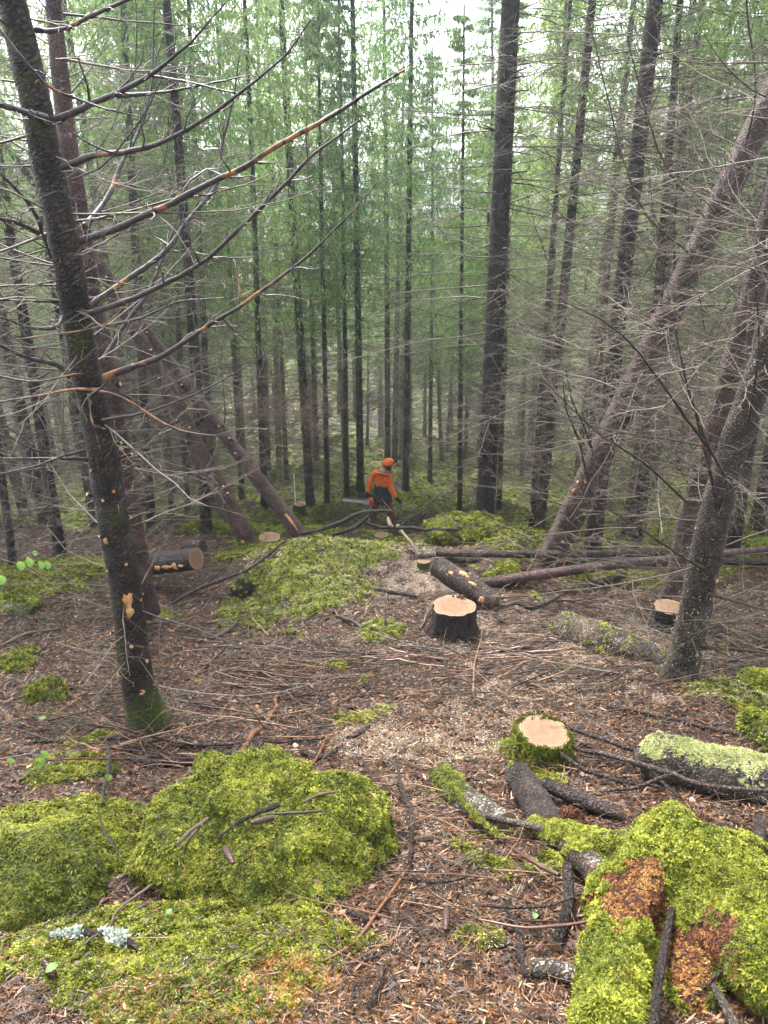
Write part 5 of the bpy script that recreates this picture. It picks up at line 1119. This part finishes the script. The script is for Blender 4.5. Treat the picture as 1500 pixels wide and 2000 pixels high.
thicket('bare_twigs', [(1330, 200, 8.8, 150, 200, 30), (1200, 450, 9.3, 120, 200, 28), (1430, 560, 8.8, 120, 200, 28), (1300, 900, 8.8, 120, 120, 22), (1440, 1000, 5.5, 70, 120, 26), (1250, 1000, 5.2, 90, 60, 10), (1330, 480, 6.5, 120, 250, 26), (1380, 850, 6, 90, 150, 22), (1130, 700, 9, 80, 250, 26), (1420, 650, 5., 70, 200, 12)],
        'dense thicket of bare grey green twigs reaching in from the right', 92, dirs=((-1, .3), (-.5, .4), (-.5, .7)))
thicket('bare_twigs', [(60, 550, 6, 90, 250, 34), (60, 850, 5.2, 90, 150, 28), (150, 1000, 7, 130, 80, 20), (330, 480, 9.5, 120, 200, 22), (200, 150, 7, 160, 120, 22)],
        'dense thicket of bare brown twigs round the nearest spruce', 93, dirs=((-1, .8), (-.5, .4), (-.3, .5)), tint=(0, .9))
thicket('bare_twigs', [(230, 880, 5.6, 110, 110, 20), (120, 620, 4.6, 90, 180, 20)], 'wiry brown dead shoots between the nearest spruce and the leaning pair', 96, dirs=((-1, 1), (-.5, .4), (-.3, .6)), tint=(.1, .7))
thicket('bare_twigs', [(1200, 280, 12.5, 200, 260, 60), (1380, 350, 11.5, 130, 260, 40), (1350, 680, 11, 150, 200, 46), (1050, 620, 14.5, 160, 220, 44), (860, 780, 19, 200, 110, 50), (1180, 850, 12.5, 180, 120, 40)],
        'brown haze of dead boughs deep in the stand right of the worker', 94, dirs=((-1, 1), (-.6, .6), (-.4, .25)), tint=(.15, .75), rmin=.0028, r=(.005, .009), k1=12, k2=5, L=(.6, 1.5))
thicket('bare_twigs', [(300, 640, 13, 150, 220, 46), (450, 820, 16, 160, 110, 46), (90, 350, 9.5, 120, 250, 40), (620, 800, 21, 150, 110, 44), (200, 850, 11, 160, 120, 34)],
        'brown haze of dead boughs deep in the stand left of the worker', 95, dirs=((-1, 1), (-.6, .6), (-.4, .25)), tint=(.1, .7), rmin=.0028, r=(.005, .009), k1=12, k2=5, L=(.6, 1.5))
# broken twig with peeled fibres hanging before the nearest trunk
e = empty('snapped_bough', P(0, 783, 3.1)); tag(e, 'snapped reddish bough with orange peeled bark crossing the nearest trunk', 'broken branch')
for k, (pts, tn) in enumerate([([(-30, 790, 3.1, 5), (80, 772, 3.12, 6), (165, 760, 3.14, 8), (245, 780, 3.15, 8), (285, 805, 3.15, 7), (330, 832, 3.12, 6), (390, 848, 3.1, 4), (420, 851, 3.1, 3)], 1.), ([(420, 851, 3.1, 3), (470, 838, 3.1, 3), (522, 838, 3.1, 2)], .9),
                               ([(172, 768, 3.08, 5), (178, 810, 3.05, 4), (196, 878, 3.05, 2)], .9), ([(176, 780, 3.08, 4), (184, 830, 3.04, 3), (206, 838, 3.03, 2)], 1.), ([(160, 800, 3.3, 6), (180, 770, 3.05, 7), (200, 755, 3.0, 6), (212, 740, 2.98, 3)], .2),
                               ([(0, 735, 3.0, 7), (60, 745, 3.0, 5), (150, 730, 3., 4)], .9), ([(20, 665, 3., 3), (210, 630, 3., 3), (240, 600, 2.9, 2)], .9)]):
    o = limb('shoot', pts, e, seed=500 + k, k1=2 if k in (0, 5) else 0, k2=0, tint=tn, wig=.006)
    o.location = o.location - e.location

lap('thicket')
# ------------------------------------------------------------------ rotten mossy root at the lower right
def voxel_union(name, tubes, vox, mat, amp, seed, label, cat):
    b = Batch(); allp = []
    for pts in tubes:
        a = [[*hz(px, py, dz - 0.0), r] for px, py, dz, r in pts]; c = resample(a, 26); b.tubes(c[:, :3], c[:, 3], 20, .5, cap=True, wob=.2, seed=seed + len(allp)); allp.append(c)
        for q in (c[0], c[-1]):                       # rounded ends
            k = np.array([q[:3] + [0, 0, q[3] * f] for f in np.linspace(-.98, .98, 9)]); b.tubes(k, q[3] * np.sqrt(1 - np.linspace(-.98, .98, 9) ** 2), 16, .5, cap=True)
    o = b.build(name, [MAT[mat]]); md = o.modifiers.new('m', 'REMESH'); md.mode = 'VOXEL'; md.voxel_size = vox
    dg = bpy.context.evaluated_depsgraph_get(); me = bpy.data.meshes.new_from_object(o.evaluated_get(dg)); o.modifiers.clear(); o.data = me; me.materials.clear(); me.materials.append(MAT[mat])
    V = np.empty(len(me.vertices) * 3, np.float32); me.vertices.foreach_get('co', V); V = V.reshape(-1, 3).astype(float); N = np.empty(len(V) * 3, np.float32); me.vertices.foreach_get('normal', N); N = N.reshape(-1, 3)
    V += N * amp * (fbm(V * 7 + seed, 3, seed) + .5 * fbm(V * 22 + seed, 3, seed + 1))[:, None]; me.vertices.foreach_set('co', V.astype(np.float32).ravel())
    me.polygons.foreach_set('use_smooth', np.ones(len(me.polygons), bool)); me.update(); tag(o, label, cat); return o
rs_ = voxel_union('rotten_stump', [
    [(1310, 1640, .20, .10), (1250, 1715, .17, .10), (1225, 1790, .12, .10), (1205, 1880, .07, .09), (1190, 1960, .04, .09), (1180, 2040, .03, .09)],
    [(1290, 1650, .20, .10), (1370, 1690, .20, .11), (1440, 1740, .17, .12), (1530, 1820, .10, .13)],
    [(1310, 1612, .29, .035), (1300, 1650, .24, .06)], [(1262, 1650, .20, .055), (1240, 1700, .20, .06)],
    [(1330, 1720, .13, .10), (1400, 1800, .11, .11), (1490, 1880, .08, .12)], [(1210, 1720, .10, .08), (1190, 1800, .05, .08), (1300, 1810, .06, .08)], [(1300, 1760, .08, .08), (1330, 1850, .04, .07), (1360, 1960, .0, .07)]],
    .012, 'rotten_wood', .045, 31, 'rotten root plate buried in thick bright moss with crumbling orange wood between', 'rotten stump')
_ca = hz(1225, 1765, .15); _cb = hz(1345, 1890, .08)
coat(rs_, MOSSD_C, 7000, .62, lambda w, n: 1. * (fbm(w * 6 + 11, 3, 3) > .12), tilt=.35, seed=46)
def rot_keep(w, n):
    d1 = ((w[:, 0] - _ca[0]) / .13) ** 2 + ((w[:, 1] - _ca[1]) / .19) ** 2; d2 = ((w[:, 0] - _cb[0]) / .13) ** 2 + ((w[:, 1] - _cb[1]) / .16) ** 2
    return 1. * ((np.minimum(d1, d2) + 1.5 * nz(w[:, 0], w[:, 1], 8, 4, 5)) > .85)
coat(rs_, MOSS_C, 36000, .60, rot_keep, tilt=.35, zmin=-.6, seed=41)
coat(rs_, MOSSO_C, 9000, .55, lambda w, n: (1 - rot_keep(w, n)) * .5, npick=2, seed=42, name='orange_moss')
ro = voxel_union('mossy_root', [[(1050, 1618, .05, .045), (1120, 1640, .08, .055), (1190, 1655, .12, .06), (1260, 1660, .15, .05)], [(1120, 1650, .07, .05), (1150, 1690, .08, .05), (1172, 1716, .07, .045)], [(1330, 1640, .12, .035), (1420, 1642, .12, .04), (1490, 1655, .10, .035)]],
    .011, 'bark_log', .02, 33, 'grey root with green moss sleeves joining the rotten root plate', 'tree root')
coat(ro, MOSS_C, 7000, .52, lambda w, n: (n[:, 2] > .1) * (nz(w[:, 0], w[:, 1], 8, 3, 7) > -.35), seed=43)
for k, (px, py, rx, ry, rz, lab) in enumerate([(1105, 1612, .07, .05, .07, 'small block of bright orange rotten wood by the dark wet log'), (1352, 1622, .10, .05, .06, 'larger slab of orange rotten wood behind the mossy root plate'), (1078, 1560 - 20, .03, .02, .03, 'splintered orange chip on the branch piece')]):
    boulder('rotten_wood_block', px, py, rx, ry, rz, lab, 'rotten wood', seed=70 + k, mat='rotten_wood', amp=.25, sc=4, res=36)

# spruce cones, leaves, bark flakes
def cone_mesh():
    rng = np.random.default_rng(8); b = Batch(); n = 9; z = np.linspace(0, .075, n); r = .011 * np.sin(np.linspace(.35, 2.9, n)) ** .6
    b.tubes(np.stack([z, 0 * z, .011 + 0 * z], -1), r, 10, .3, cap=True)
    for k in range(12):
        for j in range(8):
            t = (k + .5) / 12; rr = .0125 * math.sin(.35 + 2.5 * t) ** .6; a = (j + (k % 2) * .5) / 8 * 2 * PI; d = np.array([0, math.cos(a), math.sin(a)]); p = np.array([.075 * t, 0, .011]) + d * rr * .7; s = np.cross(d, [1, 0, 0])
            b.raw([p - s * .0035, p + s * .0035, p + d * .005 + np.array([.008, 0, 0]) + s * .002, p + d * .005 + np.array([.008, 0, 0]) - s * .002], [[0, 1, 2, 3]], None, .4, .5)
    return b.build('spruce_cone', [MAT['red_stick']])
CONES = [(490, 1612, .33, 'cone lying high on the face of the large boulder'), (456, 1692, .27, 'cone lying low on the face of the large boulder'), (292, 1768, .03, 'cone in front of the hollow beside the large boulder'), (85, 1877, .05, 'cone near the lower left corner'), (235, 1720, .03, 'cone in the brown hollow behind the dark green hump'),
         (175, 1742, .03, 'cone against the right side of the dark green hump'), (555, 1815, .02, 'cone at the foot of the large boulder'), (300, 1700, .03, 'cone on bare litter left of the large boulder'), (870, 1822, .02, 'cone on the reddish litter left of the birch length')]
c0 = cone_mesh()
for k, (px, py, dz, lab) in enumerate(CONES):
    c = c0 if k == 0 else c0.copy()
    if k: C.collection.objects.link(c)
    c.location = hz(px, py, dz); c.rotation_euler = (0, .1, k * 1.7 + .4); tag(c, lab, 'cone', 'spruce cones on the moss')
def leaf(px, py, w, parent=None, dz=.04, Y=None, seed=0, drop=False):
    rng = np.random.default_rng(seed); p = hz(px, py, dz) if Y is None else P(px, py, Y); s = size(w, p) / 2; V, Q = [], []
    n = 6; a = rng.uniform(0, 6.28) if not drop else rng.uniform(-.3, .3)
    for i in range(n + 1):
        t = i / n; ww = s * math.sin(PI * min(.97, t * .86 + .05)) ** .8; l = (t - .5) * 2.3 * s
        for sd_ in (-1, 0, 1):
            q = np.array([ww * sd_, l, abs(sd_) * ww * .25 - (t - .5) ** 2 * s])
            if drop: q = np.array([q[0], q[2], -l])
            V.append(p + np.array([q[0] * math.cos(a) - q[1] * math.sin(a), q[0] * math.sin(a) + q[1] * math.cos(a), q[2]]))
    for i in range(n):
        for j in (0, 1): Q.append([3 * i + j, 3 * i + j + 1, 3 * i + j + 4, 3 * i + j + 3])
    return mk('leaf', np.array(V), Q, None, [MAT['leaf']], parent, loc=None if parent else p)
def sprig(name, label, lv, stem):
    e = empty(name); tag(e, label, 'plant'); limb('stem', stem, e, mat='twig', k1=0, wig=0.)
    for k, (px, py, w, Y) in enumerate(lv): leaf(px, py, w, e, Y=Y, seed=k, drop=True)
    p = P(stem[0][0], stem[0][1], stem[0][2]); anchor(e, p)
sprig('leafy_sprig', 'fresh sprig of hanging pale green leaves at the left edge', [(40, 1104, 17, 2.9), (57, 1098, 17, 2.9), (80, 1103, 15, 2.9), (92, 1103, 15, 2.95), (2, 1132, 18, 2.8), (68, 1080, 10, 2.95)], [(18, 1180, 3.0, 3), (22, 1120, 2.95, 3), (40, 1090, 2.9, 2), (66, 1078, 2.95, 2), (90, 1090, 2.95, 2)])
for k, (nm, lab, lv, stm) in enumerate([('ivy_shoot', 'small ivy shoot with two green leaves near the left moss', [(78, 1488, 20, 2.75), (86, 1472, 16, 2.78)], [(60, 1520, 2.7, 3), (80, 1470, 2.78, 2)]), ('ivy_shoot', 'ivy leaf on the dark upright twig', [(212, 1518, 14, 2.62), (20, 1486, 14, 2.7)], [(200, 1530, 2.62, 2), (214, 1512, 2.62, 2)])]):
    sprig(nm, lab, lv, stm)
for k, (px, py, w, dz, lab) in enumerate([(425, 1490, 12, .30, 'small green leaf on the upper edge of the large boulder'), (300, 1665, 16, .08, 'heart-shaped green leaf left of the large boulder'), (330, 1780, 13, .05, 'little clover-like leaf below the large boulder'), (656, 1798, 9, .02, 'tiny green leaf in the brown litter'),
                                          (100, 1890, 20, .07, 'pale green leaf over the lower left moss'), (1045, 1788, 12, .05, 'yellowish leaf near the arched twigs'), (82, 1402, 12, .03, 'pale leaf on needles below the small mossy rock')]):
    o = leaf(px, py, w, None, dz, seed=k + 5); o.name = 'fallen_leaf'; tag(o, lab, 'leaf')
t = NT('marker'); t.fin((.75, .75, .72, 1), .5)
b = Batch(); p = P(577, 985, 15.2); b.tubes(np.array([p, p + [0, 0, .7]]), np.array([.010, .010]), 8, cap=True); o = b.build('marker_stick', [MAT['marker']], loc=p); tag(o, 'thin white marker stick beside the small far stump', 'marker')

lap('rotten')
# ------------------------------------------------------------------ worker
for nm, col, ro_ in [('orange_cloth', (1., .19, .02), .7), ('grey_cloth', (.035, .04, .045), .8), ('rust_cloth', (.22, .035, .02), .75), ('skin', (.42, .22, .15), .55), ('helmet_shell', (1., .20, .015), .3), ('black_rubber', (.012, .012, .013), .5),
                     ('steel', (.80, .80, .79), .4), ('white_plastic', (.7, .68, .64), .4), ('orange_plastic', (.85, .12, .01), .35), ('light_cloth', (.5, .52, .56), .8)]:
    t = NT(nm); v = t.coord('Object'); n1 = t.noise(v, 14, 3); t.bump(n1, 1., .06); t.fin(t.mix(n1, c4([c * .75 for c in col]), c4(col)), ro_, .4)
MAT['steel'].node_tree.nodes['Principled BSDF'].inputs['Metallic'].default_value = .1
t = NT('visor_mesh'); t.fin((.02, .03, .03, 1), .5); tp = t.n.new('ShaderNodeBsdfTransparent'); mx = t.n.new('ShaderNodeMixShader'); mx.inputs[0].default_value = .45
t.l.new(t.bs.outputs[0], mx.inputs[1]); t.l.new(tp.outputs[0], mx.inputs[2]); t.l.new(mx.outputs[0], t.out.inputs[0])
WY = 16.5; wp = P(745, 1034, WY); wp[2] = g1(wp[0], WY) + .02; WS = 1.0
def skin(name, V, E, Rr, mat, parent, levels=2, root=0):
    me = bpy.data.meshes.new(name); me.from_pydata([tuple(v) for v in V], E, []); 
    o = bpy.data.objects.new(name, me); C.collection.objects.link(o); o.parent = parent; m1 = o.modifiers.new('skin', 'SKIN')
    for i, r in enumerate(Rr):
        r = r if isinstance(r, tuple) else (r, r); me.skin_vertices[0].data[i].radius = r
    me.skin_vertices[0].data[root].use_root = True; m1.use_smooth_shade = True; m2 = o.modifiers.new('sub', 'SUBSURF'); m2.levels = levels; m2.render_levels = levels; me.materials.append(MAT[mat]); return o
J = dict(pel=(.0, 0, .93), abd=(-.01, 0, 1.08), che=(.0, .0, 1.30), up=(.03, 0, 1.43), neck=(.09, -.01, 1.52), head=(.14, -.02, 1.60), crown=(.16, -.02, 1.70),
         shL=(-.15, .03, 1.42), elL=(-.27, .05, 1.14), wrL=(-.31, .0, .92), haL=(-.32, -.02, .84),
         shR=(.19, -.06, 1.36), elR=(.22, -.12, 1.05), wrR=(.36, -.16, .87), haR=(.43, -.18, .80),
         hiL=(-.09, .02, .86), knL=(-.16, .03, .48), anL=(-.22, .05, .09), toL=(-.10, .02, .04),
         hiR=(.09, -.02, .86), knR=(.22, -.06, .50), anR=(.24, -.04, .10), toR=(.38, -.05, .05))
def chain(names, extra=None):
    V = [J[n] for n in names]; return V
names = list(J); idx = {n: i for i, n in enumerate(names)}
ED = [('pel', 'abd'), ('abd', 'che'), ('che', 'up'), ('up', 'neck'), ('neck', 'head'), ('head', 'crown'), ('up', 'shL'), ('shL', 'elL'), ('elL', 'wrL'), ('wrL', 'haL'), ('up', 'shR'), ('shR', 'elR'), ('elR', 'wrR'), ('wrR', 'haR'),
      ('pel', 'hiL'), ('hiL', 'knL'), ('knL', 'anL'), ('anL', 'toL'), ('pel', 'hiR'), ('hiR', 'knR'), ('knR', 'anR'), ('anR', 'toR')]
RD = dict(pel=.13, abd=.12, che=.15, up=.12, neck=.055, head=.085, crown=.075, shL=.06, elL=.043, wrL=.03, haL=.035, shR=.06, elR=.043, wrR=.03, haR=.035, hiL=.085, knL=.06, anL=.045, toL=.035, hiR=.085, knR=.06, anR=.045, toR=.035)
person = skin('person', [J[n] for n in names], [(idx[a], idx[b]) for a, b in ED], [RD[n] * .9 for n in names], 'skin', None)
person.location = wp; tag(person, 'forestry worker in orange and grey jacket and orange helmet, walking right with a chainsaw', 'person')
def sub(name, keys, edges, rad, mat, lv=2): 
    ii = {n: i for i, n in enumerate(keys)}; return skin(name, [J[k] if isinstance(k, str) else k for k in keys], [(ii[a], ii[b]) for a, b in edges], rad, mat, person, lv)
J2 = dict(J); J['hem'] = (.02, 0, .74); J['mid'] = (.0, 0, 1.04)
sub('jacket', ['che', 'up', 'shL', 'elL', 'wrL', 'shR', 'elR', 'wrR', 'mid'], [('che', 'up'), ('up', 'shL'), ('shL', 'elL'), ('elL', 'wrL'), ('up', 'shR'), ('shR', 'elR'), ('elR', 'wrR'), ('che', 'mid')],
    [(.185, .16), (.15, .12), .085, .068, .05, .09, .075, .055, (.16, .13)], 'orange_cloth')
b = Batch(); zz_ = np.array([1.24, 1.16, 1.0, .86, .74, .69, .685]); rx_ = np.array([.13, .175, .185, .20, .215, .21, .19]); a_ = np.arange(22) / 22 * 2 * PI
V = np.stack([(rx_[:, None] * np.cos(a_)) + .01 + (1.1 - zz_[:, None]) * .06, rx_[:, None] * .8 * np.sin(a_), zz_[:, None] + .03 * np.sin(a_ * 2)[None] * (zz_ < .8)[:, None] + .0 * a_], -1)
V[..., :2] += (.012 * np.sin(a_ * 5 + 1)[None, :, None] * (1.24 - zz_)[:, None, None] * 2)
b.raw(V.reshape(-1, 3), [[i_ * 22 + j_, (i_ + 1) * 22 + j_, (i_ + 1) * 22 + (j_ + 1) % 22, i_ * 22 + (j_ + 1) % 22] for i_ in range(6) for j_ in range(22)]); b.build('jacket_lower', [MAT['grey_cloth']], person)
J['hp'] = (.01, 0, .84)
sub('trousers', ['hp', 'hiL', 'knL', 'anL', 'hiR', 'knR', 'anR'], [('hp', 'hiL'), ('hiL', 'knL'), ('knL', 'anL'), ('hp', 'hiR'), ('hiR', 'knR'), ('knR', 'anR')], [.12, .105, .088, .075, .105, .09, .075], 'rust_cloth')
for s_ in 'LR':
    a, tt_ = 'an' + s_, 'to' + s_
    sub('boot', [a, tt_], [(a, tt_)], [.07, .05], 'black_rubber')
# gloves: palm and five fingers, open hand on the right, closed round the handle on the left
def glove(w, h, fan, curl, thumb, name='glove'):
    b = Batch(); w, h = np.array(J[w]), np.array(J[h]); d = nrm(h - w); s = nrm(np.cross(d, [0, 1., .2])); n = np.cross(d, s)
    b.tubes(np.array([w - d * .03, w + d * .02, w + d * .07, w + d * .105]), np.array([.036, .034, .043, .036]), 10, cap=True)
    for k, (o_, L) in enumerate([(-.030, .075), (-.010, .088), (.011, .084), (.030, .066)]):
        p = w + d * .095 + s * o_; dd = nrm(d + s * o_ * fan); pts = [p]; 
        for j in range(3): dd = nrm(dd + n * curl * (j + 1) * .5); pts.append(pts[-1] + dd * L / 3)
        b.tubes(np.array(pts), np.array([.013, .0125, .0115, .009]), 7, cap=True)
    p = w + d * .03 - s * .03; dd = nrm(d * .7 - s * .7 * thumb + n * .3); b.tubes(np.array([p, p + dd * .035, p + dd * .035 + nrm(dd + d * .5) * .03]), np.array([.016, .014, .010]), 7, cap=True)
    return b.build(name, [MAT['black_rubber']], person)
glove('wrL', 'haL', 2., .9, -.4); glove('wrR', 'haR', 14., .06, 1.)
def dome(name, c, r, sx, sy, sz, v1, mat, parent, brim=None, rot=0.):
    nu, nv = 28, 10; V = []; 
    for i in range(nv):
        v = v1 * (i + .02) / (nv - 1)
        for j in range(nu):
            u = j / nu * 2 * PI; V.append([c[0] + r * sx * math.sin(v) * math.cos(u), c[1] + r * sy * math.sin(v) * math.sin(u), c[2] + r * sz * math.cos(v) - rot * (r * sx * math.sin(v) * math.cos(u))])
    Q = [[i * nu + j, (i + 1) * nu + j, (i + 1) * nu + (j + 1) % nu, i * nu + (j + 1) % nu] for i in range(nv - 1) for j in range(nu)]
    o = mk(name, V, Q, [[0, j, j + 1] for j in range(1, nu - 1)], [MAT[mat]], parent); m = o.modifiers.new('t', 'SOLIDIFY'); m.thickness = .006; return o
hc = np.array([.15, -.02, 1.655])
hel = dome('helmet', hc, .145, 1.08, .92, .95, 1.62, 'helmet_shell', person, rot=-.12)
b = Batch(); th = np.linspace(-.9, .9, 12); ring = np.stack([hc[0] + .155 * np.cos(th), hc[1] + .13 * np.sin(th), hc[2] + .0 + 0 * th + .02], -1); ring2 = ring.copy(); ring2[:, 0] += .045; ring2[:, 2] -= .012
b.raw(np.vstack([ring, ring2, ring - [0, 0, .008], ring2 - [0, 0, .008]]), [[i, i + 1, i + 13, i + 12] for i in range(11)] + [[24 + i, 24 + i + 12, 24 + i + 13, 24 + i + 1] for i in range(11)] + [[12 + i, 13 + i, 37 + i, 36 + i] for i in range(11)]); b.build('helmet_peak', [MAT['helmet_shell']], hel)
b = Batch(); th = np.linspace(-1.0, 1.0, 12); q = []
for zz_, rr_, dx_ in ((0.02, .165, 0), (.09, .20, .03), (.17, .215, .06)): q.append(np.stack([hc[0] + rr_ * np.cos(th) + dx_, hc[1] + rr_ * np.sin(th) * .85, hc[2] + zz_ + 0 * th], -1))
b.raw(np.vstack(q), [[r_ * 12 + i, r_ * 12 + i + 1, (r_ + 1) * 12 + i + 1, (r_ + 1) * 12 + i] for r_ in range(2) for i in range(11)]); o = b.build('visor', [MAT['visor_mesh']], person); m = o.modifiers.new('t', 'SOLIDIFY'); m.thickness = .004
for s_ in (-1, 1):
    b = Batch(); c = hc + np.array([.0, s_ * .115, -.055]); b.tubes(np.array([c - [0, s_ * .03, 0], c, c + [0, s_ * .03, 0], c + [0, s_ * .04, 0]]), np.array([.042, .05, .045, .02]), 14, cap=True); em = b.build('ear_muff', [MAT['black_rubber']], person)
    b = Batch(); b.tubes(np.array([c, c + [0, -s_ * .01, .05], c + [0, -s_ * .02, .10]]), np.array([.008, .008, .008]), 6); b.build('muff_arm', [MAT['black_rubber']], em)
# face details: nose, eyes, mouth, ear, hair
b = Batch(); f = np.array([.235, -.03, 1.60]); b.tubes(np.array([f + [-.015, 0, .025], f + [.012, 0, 0], f + [-.008, 0, -.008]]), np.array([.008, .014, .008]), 8, cap=True); b.build('nose', [MAT['skin']], person)
for s_ in (-1, 1):
    b = Batch(); c = np.array([.222, -.03 + s_ * .03, 1.625]); b.tubes(np.array([c - [.006, 0, 0], c, c + [.006, 0, 0]]), np.array([.006, .010, .004]), 8, cap=True); b.build('eye', [MAT['black_rubber']], person)
b = Batch(); b.tubes(np.array([[.222, -.055, 1.565], [.232, -.03, 1.562], [.222, -.005, 1.565]]), np.array([.004, .006, .004]), 6, cap=True); b.build('mouth', [MAT['rust_cloth']], person)
dome('hair', np.array([.125, -.02, 1.625]), .105, 1, .95, .95, 2.0, 'black_rubber', person, rot=.3)
b = Batch(); b.tubes(np.array([[.04, 0, 1.47], [.075, -.01, 1.53]]), np.array([.085, .07]), 14, cap=True); b.build('collar', [MAT['light_cloth']], person)
# chainsaw held in the left hand
saw = empty('chainsaw'); hp_ = np.array(J['haL']); saw.location = Vector(wp) + Vector(hp_ + np.array([0.02, -.02, -.09])); saw.rotation_euler = (R(8), R(8), R(4))
tag(saw, 'chainsaw with long pale bar carried low in the worker\'s hand, bar pointing left', 'chainsaw')
def box(x0, x1, y0, y1, z0, z1, bev=0.): return np.array([[x0, y0, z0], [x1, y0, z0], [x1, y1, z0], [x0, y1, z0], [x0 + bev, y0, z1], [x1 - bev, y0, z1], [x1 - bev, y1, z1], [x0 + bev, y1, z1]]), [[3, 2, 1, 0], [4, 5, 6, 7], [0, 1, 5, 4], [1, 2, 6, 5], [2, 3, 7, 6], [3, 0, 4, 7]]
def addbox(nm, m, *a, **k):
    V, Q = box(*a, **k); o = mk(nm, V, Q, None, [MAT[m]], saw, smooth=False); bm = o.modifiers.new('b', 'BEVEL'); bm.width = .012; bm.segments = 2; return o
addbox('engine_body', 'orange_plastic', -.10, .14, -.07, .07, -.07, .06, bev=.03); addbox('clutch_cover', 'white_plastic', -.13, .02, -.095, -.068, -.06, .05, bev=.01)
def barprof(L, h, n=10): 
    a = np.linspace(PI / 2, 3 * PI / 2, n); return np.vstack([[[0, h]], np.stack([-L + h * np.cos(a), h * np.sin(a)], -1), [[0, -h]]])
for nm, m_, L_, h_, y_ in (('guide_bar', 'steel', .48, .042, .003), ('chain', 'black_rubber', .485, .050, .0015)):
    pr = barprof(L_, h_); n = len(pr); V = np.vstack([np.stack([pr[:, 0] - .10, np.full(n, -.08 - y_), pr[:, 1]], -1), np.stack([pr[:, 0] - .10, np.full(n, -.08 + y_), pr[:, 1]], -1)])
    T = [[0, i, i + 1] for i in range(1, n - 1)] + [[n, n + i + 1, n + i] for i in range(1, n - 1)]; Q = [[i, n + i, n + (i + 1) % n, (i + 1) % n] for i in range(n)]
    mk(nm, V, Q, T, [MAT[m_]], saw, smooth=False)
b = Batch(); a = np.linspace(-.2, PI + .2, 12); b.tubes(np.stack([-.06 + 0 * a, .09 * np.cos(a), .03 + .085 * np.sin(a)], -1), np.full(12, .012), 8, cap=True); b.build('front_handle', [MAT['black_rubber']], saw)
b = Batch(); b.tubes(np.array([[.12, 0, .05], [.20, 0, .055], [.27, 0, .02], [.26, 0, -.05], [.12, 0, -.06]]), np.array([.018, .017, .017, .016, .018]), 8, cap=True); b.build('rear_handle', [MAT['black_rubber']], saw)
V, Q = box(-.135, -.12, -.08, .08, .06, .13); mk('hand_guard', V, Q, None, [MAT['black_rubber']], saw, smooth=False)
lap('done')
